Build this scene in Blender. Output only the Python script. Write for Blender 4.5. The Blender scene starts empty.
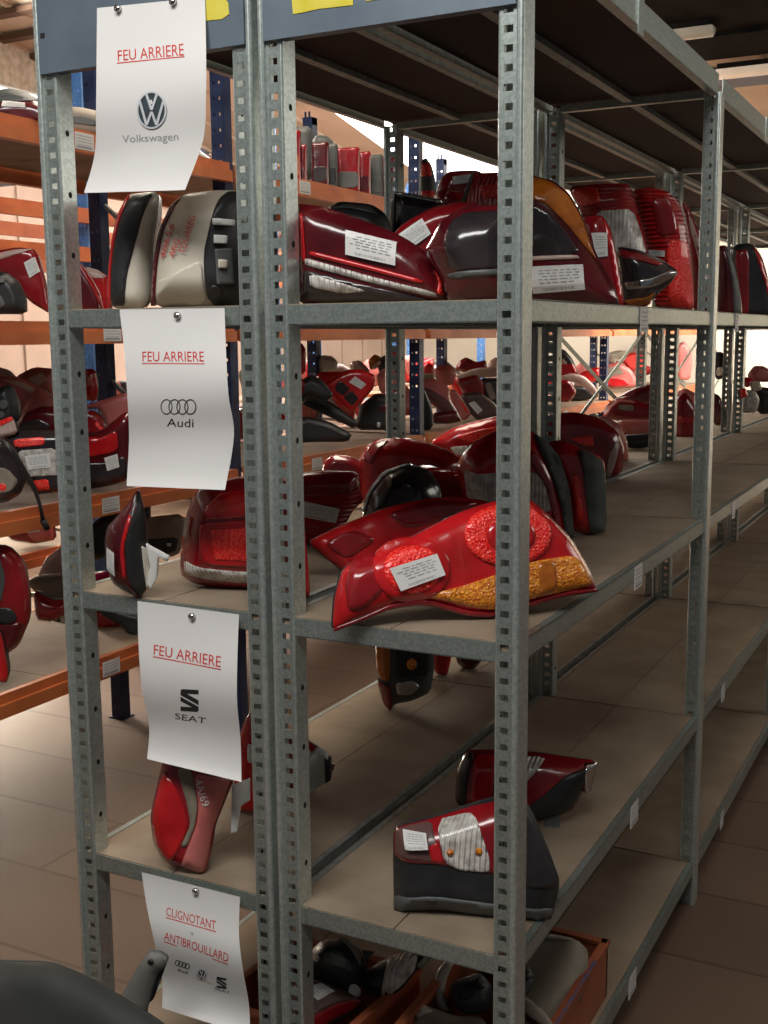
import bpy, bmesh, math, random
from mathutils import Vector, Matrix
from mathutils.geometry import delaunay_2d_cdt
random.seed(7)
S = bpy.context.scene
COL = S.collection
# ------------------------------------------------------------------ camera
CAM = Vector((0.99258, -1.50023, 1.35736)); YAW, PIT, ROL, FPX = -0.48138, -0.15219, -0.00927, 1147.22
CF = Vector((math.sin(YAW)*math.cos(PIT), math.cos(YAW)*math.cos(PIT), math.sin(PIT)))
_r = Vector((math.cos(YAW), -math.sin(YAW), 0)); _u = _r.cross(CF)
CR = _r*math.cos(ROL)+_u*math.sin(ROL); CU = -_r*math.sin(ROL)+_u*math.cos(ROL)
cd = bpy.data.cameras.new('camera'); cam = bpy.data.objects.new('camera', cd); COL.objects.link(cam)
cd.sensor_fit = 'HORIZONTAL'; cd.sensor_width = 36; cd.lens = FPX*36/768; cd.clip_start = .05
cam.matrix_world = Matrix((( CR.x, CU.x, -CF.x, CAM.x), (CR.y, CU.y, -CF.y, CAM.y), (CR.z, CU.z, -CF.z, CAM.z), (0, 0, 0, 1)))
S.camera = cam
# ------------------------------------------------------------------ light and exposure
W = bpy.data.worlds.new('world'); S.world = W; W.use_nodes = True
W.node_tree.nodes['Background'].inputs[0].default_value = (.90, .93, 1, 1)
W.node_tree.nodes['Background'].inputs[1].default_value = .065
S.view_settings.view_transform = 'Standard'; S.view_settings.look = 'None'
S.view_settings.gamma = 1; S.view_settings.use_curve_mapping = False; S.view_settings.exposure = 0.12
def area(name, loc, target, sx, sy, power, col, spread=180):
    l = bpy.data.lights.new(name, 'AREA'); l.shape = 'RECTANGLE'; l.size = sx; l.size_y = sy; l.energy = power; l.color = col; l.spread = math.radians(spread)
    o = bpy.data.objects.new(name, l); COL.objects.link(o); o.location = loc
    o.rotation_euler = (Vector(target)-Vector(loc)).to_track_quat('-Z', 'Y').to_euler(); return o
area('skylight_over_orange_racks', (-2.4, 4.6, 3.0), (-2.0, 3.6, 0), 3.0, 4.5, 330, (1, .90, .78))
area('skylight_over_aisle', (-1.2, 1.6, 3.55), (-1.0, 1.4, 0), 1.0, 1.6, 60, (1, .86, .70))
area('added_front_fill', (.35, -1.75, 3.3), (.1, 0, 1.9), 2.4, .7, 74, (.99, .98, .95))  # unseen fill added above the viewpoint to grade the rack fronts
area('left_wall_windows', (-4.45, 3.4, 2.78), (-1.5, 3.4, 1.1), .3, 6.0, 420, (1, .92, .82))
area('added_floor_fill', (-4.4, 2.9, .75), (-2.15, 2.15, -.06), .7, 1.0, 34, (1, .84, .66), 58)  # added fill that brightens the left floor; no doorway is built
area('added_right_fill', (3.6, 3.4, 2.5), (.3, 2.2, 2.0), 3.0, .6, 22, (1, .93, .82))  # unseen lamp added on the right to lift ceiling and post sides
area('skylight_far', (.6, 7.2, 2.45), (-.8, 9.4, 1.0), 4.5, 1.6, 380, (1, .93, .82))
# ------------------------------------------------------------------ materials
MATS = {}
def nt(name):
    m = bpy.data.materials.new(name); m.use_nodes = True; t = m.node_tree
    return m, t, t.nodes['Principled BSDF']
def mat(name, c, r=.5, metal=0, c2=None, scale=8, kind='noise', bump=0, bscale=60, coat=0, stretch=(1, 1, 1), emit=0, spec=.5, trans=0, detail=4, lo=.35, hi=.65, bkind='noise'):
    if name in MATS: return MATS[name]
    m, t, b = nt(name); N = t.nodes; L = t.links
    b.inputs['Base Color'].default_value = (*c, 1); b.inputs['Roughness'].default_value = r
    b.inputs['Metallic'].default_value = metal; b.inputs['Coat Weight'].default_value = coat; b.inputs['Coat Roughness'].default_value = .06
    b.inputs['Specular IOR Level'].default_value = spec; b.inputs['Transmission Weight'].default_value = trans
    if c2 or bump:
        tc = N.new('ShaderNodeTexCoord'); mp = N.new('ShaderNodeMapping'); mp.inputs['Scale'].default_value = stretch
        L.new(tc.outputs['Object'], mp.inputs[0])
    if c2:
        if kind == 'noise':
            x = N.new('ShaderNodeTexNoise'); x.inputs['Scale'].default_value = scale; x.inputs['Detail'].default_value = detail; o = x.outputs[0]
        else:
            x = N.new('ShaderNodeTexVoronoi'); x.inputs['Scale'].default_value = scale; o = x.outputs['Color']
        L.new(mp.outputs[0], x.inputs['Vector'])
        cr = N.new('ShaderNodeValToRGB'); cr.color_ramp.elements[0].position = lo; cr.color_ramp.elements[1].position = hi
        cr.color_ramp.elements[0].color = (*c, 1); cr.color_ramp.elements[1].color = (*c2, 1)
        L.new(o, cr.inputs[0]); L.new(cr.outputs[0], b.inputs['Base Color'])
    if bump:
        if bkind == 'noise':
            x = N.new('ShaderNodeTexNoise'); x.inputs['Scale'].default_value = bscale; x.inputs['Detail'].default_value = 3; o = x.outputs[0]
        elif bkind == 'voronoi':
            x = N.new('ShaderNodeTexVoronoi'); x.inputs['Scale'].default_value = bscale; o = x.outputs[0]
        else:
            x = N.new('ShaderNodeTexWave'); x.bands_direction = bkind; x.inputs['Scale'].default_value = bscale; o = x.outputs[0]
        L.new(mp.outputs[0], x.inputs['Vector'])
        bp = N.new('ShaderNodeBump'); bp.inputs['Strength'].default_value = bump; bp.inputs['Distance'].default_value = .004
        L.new(o, bp.inputs['Height']); L.new(bp.outputs[0], b.inputs['Normal'])
    if emit:
        b.inputs['Emission Color'].default_value = (*c, 1); b.inputs['Emission Strength'].default_value = emit
    MATS[name] = m; return m
GALV = mat('galvanised', (.34, .39, .365), .38, .75, (.44, .49, .46), 260, 'vor', .04, 300)
GALVB = mat('galvanised_bright', (.50, .56, .53), .34, .7, (.62, .67, .64), 200, 'vor', .03, 300)
GALVD = mat('galvanised_dark', (.22, .24, .23), .5, .6, (.34, .36, .34), 60, 'noise', .1, 150)  # darker galvanised tone for inner beams, channels and braces
PANEL = mat('panel_blue_grey', (.115, .15, .19), .45, .35, (.17, .21, .25), 5, 'noise', .05, 120)
HOLE = mat('hole_dark', (.01, .01, .01), .9)
BOARD = mat('chipboard', (.235, .175, .12), .8, 0, (.31, .24, .17), 9, 'noise', .15, 150)
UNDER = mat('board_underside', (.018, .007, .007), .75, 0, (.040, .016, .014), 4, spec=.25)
ORANGE = mat('orange_beam', (.42, .10, .03), .45, .1, (.60, .17, .05), 6)
OBOARD = mat('orange_rack_board', (.22, .15, .10), .8, 0, (.32, .22, .15), 7)
NAVY = mat('navy_upright', (.012, .022, .07), .4, .3, (.03, .05, .12), 12)
BLUE = mat('blue_upright', (.05, .16, .42), .4, .2, (.09, .24, .55), 12)
PAPER = mat('paper', (.72, .70, .68), .6, 0, (.78, .76, .74), 3, 'noise', .03, 30)
REDINK = mat('red_ink', (.60, .04, .03), .6)
BLKINK = mat('black_ink', (.02, .02, .02), .6)
GRYINK = mat('grey_ink', (.30, .30, .32), .5)
SILVER = mat('silver_ink', (.62, .63, .66), .5)
STICK = mat('sticker', (.74, .73, .70), .5, 0, (.66, .64, .62), 12)
YELLOW = mat('yellow_paint', (.62, .52, .03), .6, 0, (.72, .62, .10), 20)
CREAM = mat('cream_plastic', (.50, .45, .36), .45, 0, (.62, .57, .48), 6, coat=.2)
WHITEP = mat('white_plastic', (.62, .62, .58), .4)
BLACKP = mat('black_plastic', (.012, .012, .013), .42, 0, (.025, .025, .026), 14, bump=.15, bscale=90)
GREYP = mat('grey_plastic', (.06, .065, .065), .5, 0, (.10, .105, .10), 14)
GASK = mat('grey_foam_gasket', (.05, .055, .055), .8, 0, (.10, .105, .10), 20)
CHROME = mat('chrome', (.65, .65, .66), .15, 1)
TAN = mat('tan_dusty_plastic', (.20, .165, .12), .6, 0, (.28, .235, .18), 9)
L_ = dict(r=.22, coat=.55, kind='noise')
RED = mat('lens_red', (.36, .005, .007), c2=(.58, .014, .018), scale=14, bump=.25, bscale=45, bkind='voronoi', **L_)
BRED = mat('lens_bright_red', (.85, .012, .012), c2=(1.0, .06, .04), scale=300, bump=.5, bscale=260, bkind='voronoi', **dict(L_, kind='vor'))  # on lens patches this brighter red also paints light shining through
DRED = mat('lens_dark_red', (.055, .003, .006), c2=(.11, .006, .009), scale=12, bump=.2, bscale=30, bkind='voronoi', **L_)
MRED = mat('lens_wine_red', (.18, .005, .009), c2=(.30, .009, .014), scale=13, bump=.2, bscale=36, bkind='voronoi', **L_)
RIBH = mat('lens_red_ribbed', (.38, .006, .008), c2=(.55, .015, .015), scale=18, bump=1.0, bscale=32, bkind='Z', **L_)
RIBV = mat('lens_red_fluted', (.45, .008, .008), c2=(.62, .02, .018), scale=18, bump=1.0, bscale=40, bkind='X', **L_)
AMBER = mat('lens_amber', (.62, .16, .01), c2=(.85, .30, .02), scale=240, bump=.7, bscale=240, bkind='voronoi', **dict(L_, kind='vor'))
AMBERD = mat('lens_deep_amber', (.36, .09, .01), c2=(.52, .15, .015), scale=30, bump=.4, bscale=60, bkind='voronoi', **L_)
CLEAR = mat('lens_clear', (.42, .38, .34), c2=(.80, .76, .70), scale=60, bump=.8, bscale=40, bkind='X', **L_)
SMOKE = mat('lens_smoked', (.018, .014, .016), c2=(.04, .028, .030), scale=10, bump=.1, bscale=30, bkind='voronoi', **L_)
PINK = mat('lens_dusty_red', (.46, .10, .09), r=.40, c2=(.58, .18, .16), scale=7, kind='noise', coat=.3)
PALE = mat('lens_dusty_or_sunlit_pale', (.50, .33, .28), r=.4, c2=(.62, .46, .40), scale=7, kind='noise', coat=.4)  # pale lens dust; also paints sun and glare on heap lamps
# ------------------------------------------------------------------ helpers
def ray(px, py): return CF + CR*((px-384)/FPX) + CU*((512-py)/FPX)
def un(px, py, ax, v):
    d = ray(px, py); i = 'xyz'.index(ax); return CAM + d*((v-CAM[i])/d[i])
class MB:
    def __init__(s): s.v = []; s.f = []; s.m = []
    def add(s, vs, fs, mi=0):
        o = len(s.v); s.v += [tuple(v) for v in vs]; s.f += [tuple(i+o for i in f) for f in fs]; s.m += [mi]*len(fs)
    def box(s, a, b, mi=0):
        (x0, y0, z0), (x1, y1, z1) = a, b
        s.add([(x0,y0,z0),(x1,y0,z0),(x1,y1,z0),(x0,y1,z0),(x0,y0,z1),(x1,y0,z1),(x1,y1,z1),(x0,y1,z1)],
              [(0,3,2,1),(4,5,6,7),(0,1,5,4),(1,2,6,5),(2,3,7,6),(3,0,4,7)], mi)
    def bar(s, a, b, w, h, mi=0, up=(0, 0, 1)):
        a = Vector(a); b = Vector(b); d = (b-a).normalized(); r = d.cross(Vector(up))
        if r.length < 1e-4: r = d.cross(Vector((1, 0, 0)))
        r.normalize(); u = r.cross(d); vs = []
        for p in (a, b):
            for sx, sy in ((-1,-1),(1,-1),(1,1),(-1,1)): vs.append(p+r*sx*w/2+u*sy*h/2)
        s.add(vs, [(0,1,2,3),(7,6,5,4),(0,4,5,1),(1,5,6,2),(2,6,7,3),(3,7,4,0)], mi)
    def tube(s, pts, rad, n=10, mi=0, cap=True):
        pts = [Vector(p) for p in pts]; rings = []; rads = rad if isinstance(rad, (list, tuple)) else [rad]*len(pts)
        up = Vector((0, 0, 1))
        for i, p in enumerate(pts):
            d = (pts[min(i+1, len(pts)-1)]-pts[max(i-1, 0)]).normalized(); r = d.cross(up)
            if r.length < .05: r = d.cross(Vector((1, 0, 0)))
            r.normalize(); u = r.cross(d)
            rings.append([p+r*math.cos(t*2*math.pi/n)*rads[i]+u*math.sin(t*2*math.pi/n)*rads[i] for t in range(n)])
        vs = [v for g in rings for v in g]; fs = []
        for i in range(len(pts)-1):
            for t in range(n): fs.append((i*n+t, i*n+(t+1) % n, (i+1)*n+(t+1) % n, (i+1)*n+t))
        if cap: fs.append(tuple(range(n))[::-1]); fs.append(tuple((len(pts)-1)*n+t for t in range(n)))
        s.add(vs, fs, mi)
    def build(s, name, mats, parent=None, smooth=False, origin=None):
        if parent is not None and origin is None: origin = parent.location
        o0 = Vector(origin) if origin is not None else Vector((0, 0, 0))
        me = bpy.data.meshes.new(name); me.from_pydata([tuple(Vector(v)-o0) for v in s.v], [], s.f)
        for m in (mats if isinstance(mats, (list, tuple)) else [mats]): me.materials.append(m)
        me.polygons.foreach_set('material_index', s.m)
        if smooth: me.polygons.foreach_set('use_smooth', [True]*len(me.polygons))
        bm = bmesh.new(); bm.from_mesh(me); bmesh.ops.recalc_face_normals(bm, faces=bm.faces); bm.to_mesh(me); bm.free()
        o = bpy.data.objects.new(name, me); COL.objects.link(o)
        if parent is not None: o.parent = parent
        elif origin is not None: o.location = o0
        return o
def thing(name, label, cat, loc, group=None):
    o = bpy.data.objects.new(name, None); COL.objects.link(o); o.empty_display_size = .05
    o.location = loc; o['label'] = label; o['category'] = cat
    if group: o['group'] = group
    return o
def tag(o, label, cat, group=None):
    o['label'] = label; o['category'] = cat
    if group: o['group'] = group
    return o
def struct(o): o['kind'] = 'structure'; return o
# ------------------------------------------------------------------ structure
FZ = -0.063
def floor_mat():
    m, t, b = nt('floor_tiles'); N = t.nodes; L = t.links
    tc = N.new('ShaderNodeTexCoord'); br = N.new('ShaderNodeTexBrick'); no = N.new('ShaderNodeTexNoise'); mx = N.new('ShaderNodeMix'); mx.data_type = 'RGBA'; mx.blend_type = 'MULTIPLY'
    br.inputs['Scale'].default_value = 1; br.inputs['Brick Width'].default_value = 2.4; br.inputs['Row Height'].default_value = .33
    br.inputs['Mortar Size'].default_value = .006; br.inputs['Color1'].default_value = (.135, .085, .058, 1); br.inputs['Color2'].default_value = (.17, .11, .077, 1)
    br.inputs['Mortar'].default_value = (.09, .055, .035, 1)
    no.inputs['Scale'].default_value = 3; no.inputs['Detail'].default_value = 6
    cr = N.new('ShaderNodeValToRGB'); cr.color_ramp.elements[0].color = (.65, .6, .55, 1); cr.color_ramp.elements[1].color = (1.1, 1.05, 1, 1)
    L.new(tc.outputs['Object'], br.inputs['Vector']); L.new(tc.outputs['Object'], no.inputs['Vector']); L.new(no.outputs[0], cr.inputs[0])
    mx.inputs['Factor'].default_value = 1; L.new(br.outputs['Color'], mx.inputs[6]); L.new(cr.outputs[0], mx.inputs[7])
    L.new(mx.outputs[2], b.inputs['Base Color']); b.inputs['Roughness'].default_value = .62
    return m
m = MB(); m.box((-6, -3, FZ-.05), (4, 11, FZ)); struct(m.build('floor', floor_mat()))
WALL = mat('wall_cream', (.62, .56, .46), .85, 0, (.70, .64, .54), 1.2)
WOODW = mat('wall_boarding', (.34, .25, .20), .8, 0, (.42, .31, .25), 2)
INSUL = mat('wall_textured', (.50, .47, .36), .9, 0, (.74, .71, .60), 22)
CEIL = mat('ceiling_boards', (.52, .45, .35), .8, 0, (.62, .55, .44), 3)
DARKST = mat('dark_steel', (.006, .006, .006), .9, 0, (.014, .013, .012), 8, spec=.1)
BLUEST = mat('blue_grey_steel', (.11, .14, .20), .5, .3)
SKY = mat('skylight_panel', (1, .97, .90), .5, emit=5)
GLASSW = mat('window_daylight', (.86, .93, 1), .5, emit=1.5)
TUBE = mat('tube_diffuser', (.80, .78, .68), .35, 0, (.70, .66, .55), 5, coat=.3)
def cz(y): return 4.02-.19*y
m = MB()
m.box((-4.6, 9.6, FZ), (4, 9.7, 3.2)); struct(m.build('wall_far', WALL))
m = MB(); m.box((-4.7, -3, FZ), (-4.6, 9.7, 2.25)); m.box((-4.7, -3, 2.25), (-4.6, 9.7, 2.80), 0)
for i in range(30): m.box((-4.60, -3+i*.42, FZ), (-4.585, -2.97+i*.42, 2.6), 0)
m.box((-4.7, -3, 2.94), (-4.6, 9.7, 4.7), 1); struct(m.build('wall_left', [WOODW, INSUL]))
m = MB(); m.box((-4.69, -3, 2.80), (-4.65, 9.6, 2.94))
w1 = struct(m.build('window_1', GLASSW)); m = MB()
for i in range(9): m.box((-4.65, -2.5+i*1.45, 2.80), (-4.60, -2.44+i*1.45, 2.94))
m.build('window_frame', BLUEST, w1)
m = MB(); SKX = [(-3.15, -1.6, 4.6, 8.9), (-.9, .3, 7.6, 9.3)]
def cbox(mb, x0, x1, y0, y1, dz0, dz1, mi=0):
    mb.add([(x0,y0,cz(y0)+dz0),(x1,y0,cz(y0)+dz0),(x1,y1,cz(y1)+dz0),(x0,y1,cz(y1)+dz0),(x0,y0,cz(y0)+dz1),(x1,y0,cz(y0)+dz1),(x1,y1,cz(y1)+dz1),(x0,y1,cz(y1)+dz1)],
           [(0,3,2,1),(4,5,6,7),(0,1,5,4),(1,2,6,5),(2,3,7,6),(3,0,4,7)], mi)
cbox(m, -4.7, 4, -1.5, 9.7, 0, .05)
for i in range(24): cbox(m, -4.6+i*.36, -4.575+i*.36, -1.5, 9.6, -.018, 0)
struct(m.build('ceiling', CEIL))
for i, (a, b_, c, d) in enumerate(SKX):
    m = MB(); cbox(m, a, b_, c, d, -.03, -.02); o = m.build('window_%d' % (i+2), SKY); struct(o)
m = MB()
for y in (2.2, 7.6): cbox(m, -4.6, 4, y, y+.09, -.16, -.02)
struct(m.build('trim_1', mat('pale_purlin', (.36, .36, .33), .6)))
m = MB(); cbox(m, -1.6, 4, 2.8, 5.2, -.05, -.02); cbox(m, -1.6, 4, 5.2, 5.5, -.07, -.02); struct(m.build('trim_2', DARKST))
m = MB()
for i in range(11): cbox(m, -4.6, -3.3, 1.9+i*.27, 1.95+i*.27, -.05, -.018)
struct(m.build('trim_4', mat('dark_joists', (.10, .055, .03), .7)))
m = MB(); cbox(m, -1.6, 4, 5.76, 5.95, -.06, -.02); struct(m.build('trim_3', BLUEST))
def tube_light(lab, c, L):
    t = thing('tube_light', lab, 'light', c)
    m = MB(); x, y, z = c
    m.box((x-L/2, y-.05, z), (x+L/2, y+.05, z+.03)); m.build('tray', DARKST, t)
    m = MB(); n = 8; prof = [(math.cos(math.pi*k/n)*.052, -math.sin(math.pi*k/n)*.052) for k in range(n+1)]
    xs = [x-L/2-.01, x-L/2, x+L/2, x+L/2+.01]; sc = [.75, 1, 1, .75]
    vs = [(xx, y+p[0]*s_, z+p[1]*s_) for xx, s_ in zip(xs, sc) for p in prof]
    fs = [(i*(n+1)+k, i*(n+1)+k+1, (i+1)*(n+1)+k+1, (i+1)*(n+1)+k) for i in range(3) for k in range(n)]
    m.add(vs, fs+[tuple(range(n+1)), tuple(3*(n+1)+k for k in range(n+1))]); m.build('diffuser', TUBE, t, True)
    return t
tube_light('fluorescent tube light with a clouded cover, nearer of the two under the ceiling', (-1.05, 5.08, 2.985), 1.25)
tube_light('long fluorescent tube light above the blue-grey beam, farther of the two', (.35, 5.63, 2.87), 1.7)
# ------------------------------------------------------------------ galvanised shelving
ZT, ZA, ZB, ZC, ZD = 1.918, 1.4067, .918, .4287, .05
BAY = 1.2465
PROF = [(0, .038), (0, .0010), (.0006, -.0006), (.002, -.0022), (.0045, -.0028), (.0072, -.0024), (.0090, -.0006), (.0100, .0030), (.0108, .0042)]
PROF2 = [(.0350, .0042), (.0366, .0047), (.0376, .0060), (.0376, .040), (.029, .040)]
def post(mb, xc, s, y, z0, z1, holes=True):
    # xc outer corner, s direction inward (+1/-1), front plane y
    def X(d): return xc+s*d
    T = .0016
    def wall(d0, y0, d1, y1, mi=0):
        a = Vector((X(d0), y+y0, 0)); b = Vector((X(d1), y+y1, 0)); n = (b-a).normalized().cross(Vector((0, 0, 1)))*T/2
        vs = [a-n, b-n, b+n, a+n]; vv = [(v.x, v.y, z0) for v in vs]+[(v.x, v.y, z1) for v in vs]
        mb.add(vv, [(0,3,2,1),(4,5,6,7),(0,1,5,4),(1,2,6,5),(2,3,7,6),(3,0,4,7)], mi)
    for p0, p1 in zip(PROF, PROF[1:]): wall(*p0, *p1)
    for p0, p1 in zip(PROF2, PROF2[1:]): wall(*p0, *p1)
    yf = y+.0042
    h0, h1 = .0165, .0300
    if not holes: wall(.0108, .0042, .0350, .0042)
    else:
        for d0, d1 in ((.0108, h0), (h1, .0350)):
            a, b = sorted((X(d0), X(d1))); mb.box((a, yf-T/2, z0), (b, yf+T/2, z1), 2)
        a, b = sorted((X(h0), X(h1))); n = int((z1-z0)/.025); zz = z0
        for k in range(n+1):
            zh = 1.448+.0125+(round((z0-1.448)/.025)+k)*.025
            if zh-.005 <= zz or zh+.005 > z1: continue
            mb.box((a, yf-T/2, zz), (b, yf+T/2, zh-.0048), 2); zz = zh+.0048
        mb.box((a, yf-T/2, zz), (b, yf+T/2, z1), 2)
    z = z0+.06
    while z < z1:
        for dd in (.0376,):
            xx = X(dd); e = .0012
            pts = [(xx+s*e, y+.024+math.cos(t*math.pi/4)*.0045, z+math.sin(t*math.pi/4)*.0055) for t in range(8)]
            pts2 = [(xx-s*e, p[1], p[2]) for p in pts]
            mb.add(pts, [tuple(range(8))], 1); mb.add(pts2, [tuple(range(8))], 1)
        z += .10
def tagp(mb, x, y, z, w=.03, h=.045): # label plate facing +X
    mb.box((x, y-w/2, z-h), (x+.0012, y+w/2, z)); 
    for k in range(4): mb.box((x+.0012, y-w/2+.005, z-.008-k*.008), (x+.0016, y+w/2-.006-(k % 2)*.006, z-.0095-k*.008), 1)
    mb.box((x+.0012, y-w/2+.005, z-h+.004), (x+.0016, y+w/2-.008, z-h+.009), 1)
SIDES = {'left': (-.4331, -.0062), 'right': (.0062, .4242)}
where = ['first bay, nearest the camera', 'second bay', 'third bay', 'fourth bay', 'fifth bay, far end']
for side, (xa, xb) in SIDES.items():
    for k in range(5):
        y0 = BAY*k; y1 = y0+BAY
        t = thing('shelving_unit', 'galvanised steel shelving with grey chipboard shelves, %s row, %s' % ({'left': 'left-hand', 'right': 'right-hand aisle-side'}[side], where[k]), 'shelving', ((xa+xb)/2, y0, FZ), 'galvanised shelving bays')
        ps = [(xa, 1, y0), (xb, -1, y0)]
        if k == 4: ps += [(xa, 1, y1), (xb, -1, y1)]
        top = 2.06 if k == 0 else 1.895
        for xc, s, yy in ps:
            m = MB(); post(m, xc, s, yy, FZ, top); m.build('upright', [GALVB, HOLE, GALV], t)
        for zi, z in enumerate((ZA, ZB, ZC, ZD, ZT)):
            for yy, e in ((y0+.006, 1), (y1-.006, -1)):
                if k < 4 and e < 0: continue
                m = MB(); a, b = xa+.0384, xb-.0384
                m.box((a, min(yy, yy+e*.0018), z-.031), (b, max(yy, yy+e*.0018), z-.0015)); m.box((a, min(yy, yy+e*.018), z-.0315), (b, max(yy, yy+e*.018), z-.030))
                for xx in (a, b-.012): m.box((xx, min(yy-e*.0012, yy), z-.030), (xx+.012, max(yy-e*.0012, yy), z-.002))
                if z != ZT or k: m.build('end_beam', GALV, t)
            for xx, e in ((xa+.004, 1), (xb-.004, -1)):
                m = MB(); ya, yb = y0+.041, y1-.006
                m.box((min(xx, xx+e*.0018), ya, z-.031), (max(xx, xx+e*.0018), yb, z+(.014 if z == ZT else 0)));
                if z != ZT: m.box((min(xx, xx+e*.012), ya, z-.0015), (max(xx, xx+e*.012), yb, z+.0005))
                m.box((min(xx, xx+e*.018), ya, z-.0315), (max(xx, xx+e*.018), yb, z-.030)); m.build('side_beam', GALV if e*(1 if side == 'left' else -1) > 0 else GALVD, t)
            xm = (xa+xb)/2
            for a, b in ((xa+.017, xm-.0012), (xm+.0012, xb-.017)):
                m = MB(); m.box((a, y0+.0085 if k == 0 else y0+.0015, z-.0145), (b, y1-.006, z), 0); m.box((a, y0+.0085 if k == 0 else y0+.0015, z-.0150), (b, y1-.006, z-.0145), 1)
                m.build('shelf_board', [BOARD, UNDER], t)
            m = MB(); m.bar((xm, y0+.03, z-.022), (xm, y1-.01, z-.022), .022, .012); m.build('support_channel', GALVD, t)
        if side == 'left' and k >= 1:
            m = MB(); m.bar((xa+.03, y0+.05, ZB+.02), (xa+.03, y1-.02, ZA-.05), .018, .003, up=(1, 0, 0)); m.bar((xa+.034, y1-.02, ZB+.02), (xa+.034, y0+.05, ZA-.05), .018, .003, up=(1, 0, 0)); 
            if k >= 2: m.build('cross_brace', GALV, t)
        if k == 0:
            m = MB(); a, b = xa+.0105, xb-.0105
            m.box((a, -.0035, 1.7905), (b, -.001, 2.05)); m.box((a, -.0035, 1.7890), (b, .016, 1.7905))
            hx = a+.010 if side == 'left' else b-.012
            m.box((hx-.004, -.0042, 1.845), (hx+.005, -.0034, 1.853), 1)
            if side == 'left': hb = b-.012; 
            m.build('top_panel', [PANEL, HOLE], t)
            def paint(pts):
                P = [un(x, y, 'y', -.0045) for x, y in pts]; n = len(P)
                mm = MB(); mm.add(P+[p+Vector((0, .001, 0)) for p in P], [tuple(range(n))]+[(i, (i+1) % n, (i+1) % n+n, i+n) for i in range(n)])
                o = mm.build('paint_mark', YELLOW, t); o['label'] = 'yellow paint mark'
            if side == 'left': paint([(206, -6), (222, -6), (228, 3), (229, 14), (222, 19), (212, 20), (205, 21)])
            else: paint([(291, -8), (352, -12), (353, 5), (318, 9), (300, 13), (293, 14)]); paint([(365, -12), (395, -14), (388, -2), (366, 1)])
        if side == 'right':
            pos = {ZA: [un(644, 315, 'x', .4207).y], ZB: [un(638, 573, 'x', .4207).y], ZC: [un(634, 810, 'x', .4207).y], ZD: [un(632, 983, 'x', .4207).y]} if k == 0 else {ZA: [.3], ZB: [.35, .95], ZC: [.3], ZD: [.35]}
            for z, ys in pos.items():
                for yy in ys:
                    if 0: continue
                    m = MB(); tagp(m, xb-.0032, y0+yy, z-.001, .055 if k == 0 else .04, .046); m.build('shelf_label', [STICK, GRYINK], t)
            m = MB()
            for yy in ((.57,) if k == 0 else (.62,)):
                m.box((xb-.004, y0+yy-.012, ZT-.046), (xb-.001, y0+yy+.022, ZT+.018))
            m.build('clip', GALV, t)
# ------------------------------------------------------------------ orange and blue racks
def upright(mb, x, y, z0, z1, w=.05, d=.045):
    mb.box((x-w/2, y-.0015, z0), (x-w/2+.010, y+.0015, z1)); mb.box((x+w/2-.010, y-.0015, z0), (x+w/2, y+.0015, z1)); mb.box((x-.006, y-.0015, z0), (x+.006, y+.0015, z1))
    z = z0
    while z < z1:
        mb.box((x-w/2+.010, y-.0015, z), (x-.006, y+.0015, z+.040)); mb.box((x+.006, y-.0015, z), (x+w/2-.010, y+.0015, z+.040)); z += .05
    mb.box((x+w/2-.0015, y, z0), (x+w/2, y+d, z1)); mb.box((x-w/2, y, z0), (x-w/2+.0015, y+d, z1))
    mb.box((x-w/2-.01, y-.01, z0), (x+w/2+.01, y+d+.01, z0+.004)); mb.box((x-w/2, y-.002, z1-.03), (x+w/2, y+d, z1+.003))
def orange_rack(y0, y1, xf, xr, levels, lab, m_up, end=False, tags=True, top=2.35, n=0):
    t = thing('pallet_rack', lab, 'rack', ((xf+xr)/2, y1, FZ), 'orange and blue racks')
    for yy in ([y1] if not end else [y0, y1]):
        for xx in (xf, xr):
            m = MB(); upright(m, xx, yy, FZ, top); m.build('upright', m_up, t)
        m = MB(); z = .18
        while z < top-.4:
            m.bar((xf, yy+.03, z), (xr, yy+.03, z), .02, .02); m.bar((xf, yy+.03, z), (xr, yy+.03, z+.42), .014, .014); z += .62
        m.build('frame_brace', GALVD, t)
    for z in levels:
        for xx, e in ((xf+.028, 1), (xr-.028, -1)):
            m = MB(); a, b = sorted((xx, xx+e*.03)); c, d = sorted((xx, xx+e*.018))
            m.box((a, y0+.05, z-.062), (b, y1-.003, z-.026)); m.box((c, y0+.05, z-.026), (d, y1-.003, z)); m.build('beam', ORANGE, t)
        if xf < -2 and z > 1.7: continue
        m = MB(); n = 3; w = (y1-y0-.06)/n
        for i in range(n): m.box((xr-.02, y0+.055+i*w, z-.018), (xf+.026, y0+.055+(i+1)*w-.003, z))
        m.build('deck_board', OBOARD, t)
    if tags:
        for (z, yy) in tags:
            m = MB(); tagp(m, xf+.0585, yy, z-.01, .075, .045); m.build('shelf_label', [STICK, GRYINK], t)
    return t
OL = (.432, .912, 1.405, 1.925); XF, XR = -1.3, -1.84
YS = [-1.2, .28, 1.73, 3.2, 4.65, 6.1, 7.6, 9.1]
names = ['out of the left edge', 'nearest bay, left of the sheets', 'second bay behind the middle posts', 'third bay', 'fourth bay', 'fifth bay', 'sixth bay at the far end']
for i in range(1, 7):
    orange_rack(YS[i], YS[i+1], XF, XR, OL, 'orange-beamed rack with navy perforated uprights across the left aisle, '+names[i], NAVY, end=(i == 0), tags=[(OL[0], .93), (OL[0], 1.03), (OL[1], 1.06), (OL[2], 1.10), (OL[3], 1.02)] if i == 1 else [(OL[3], YS[i]+.45), (OL[1], YS[i]+.5)])
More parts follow.
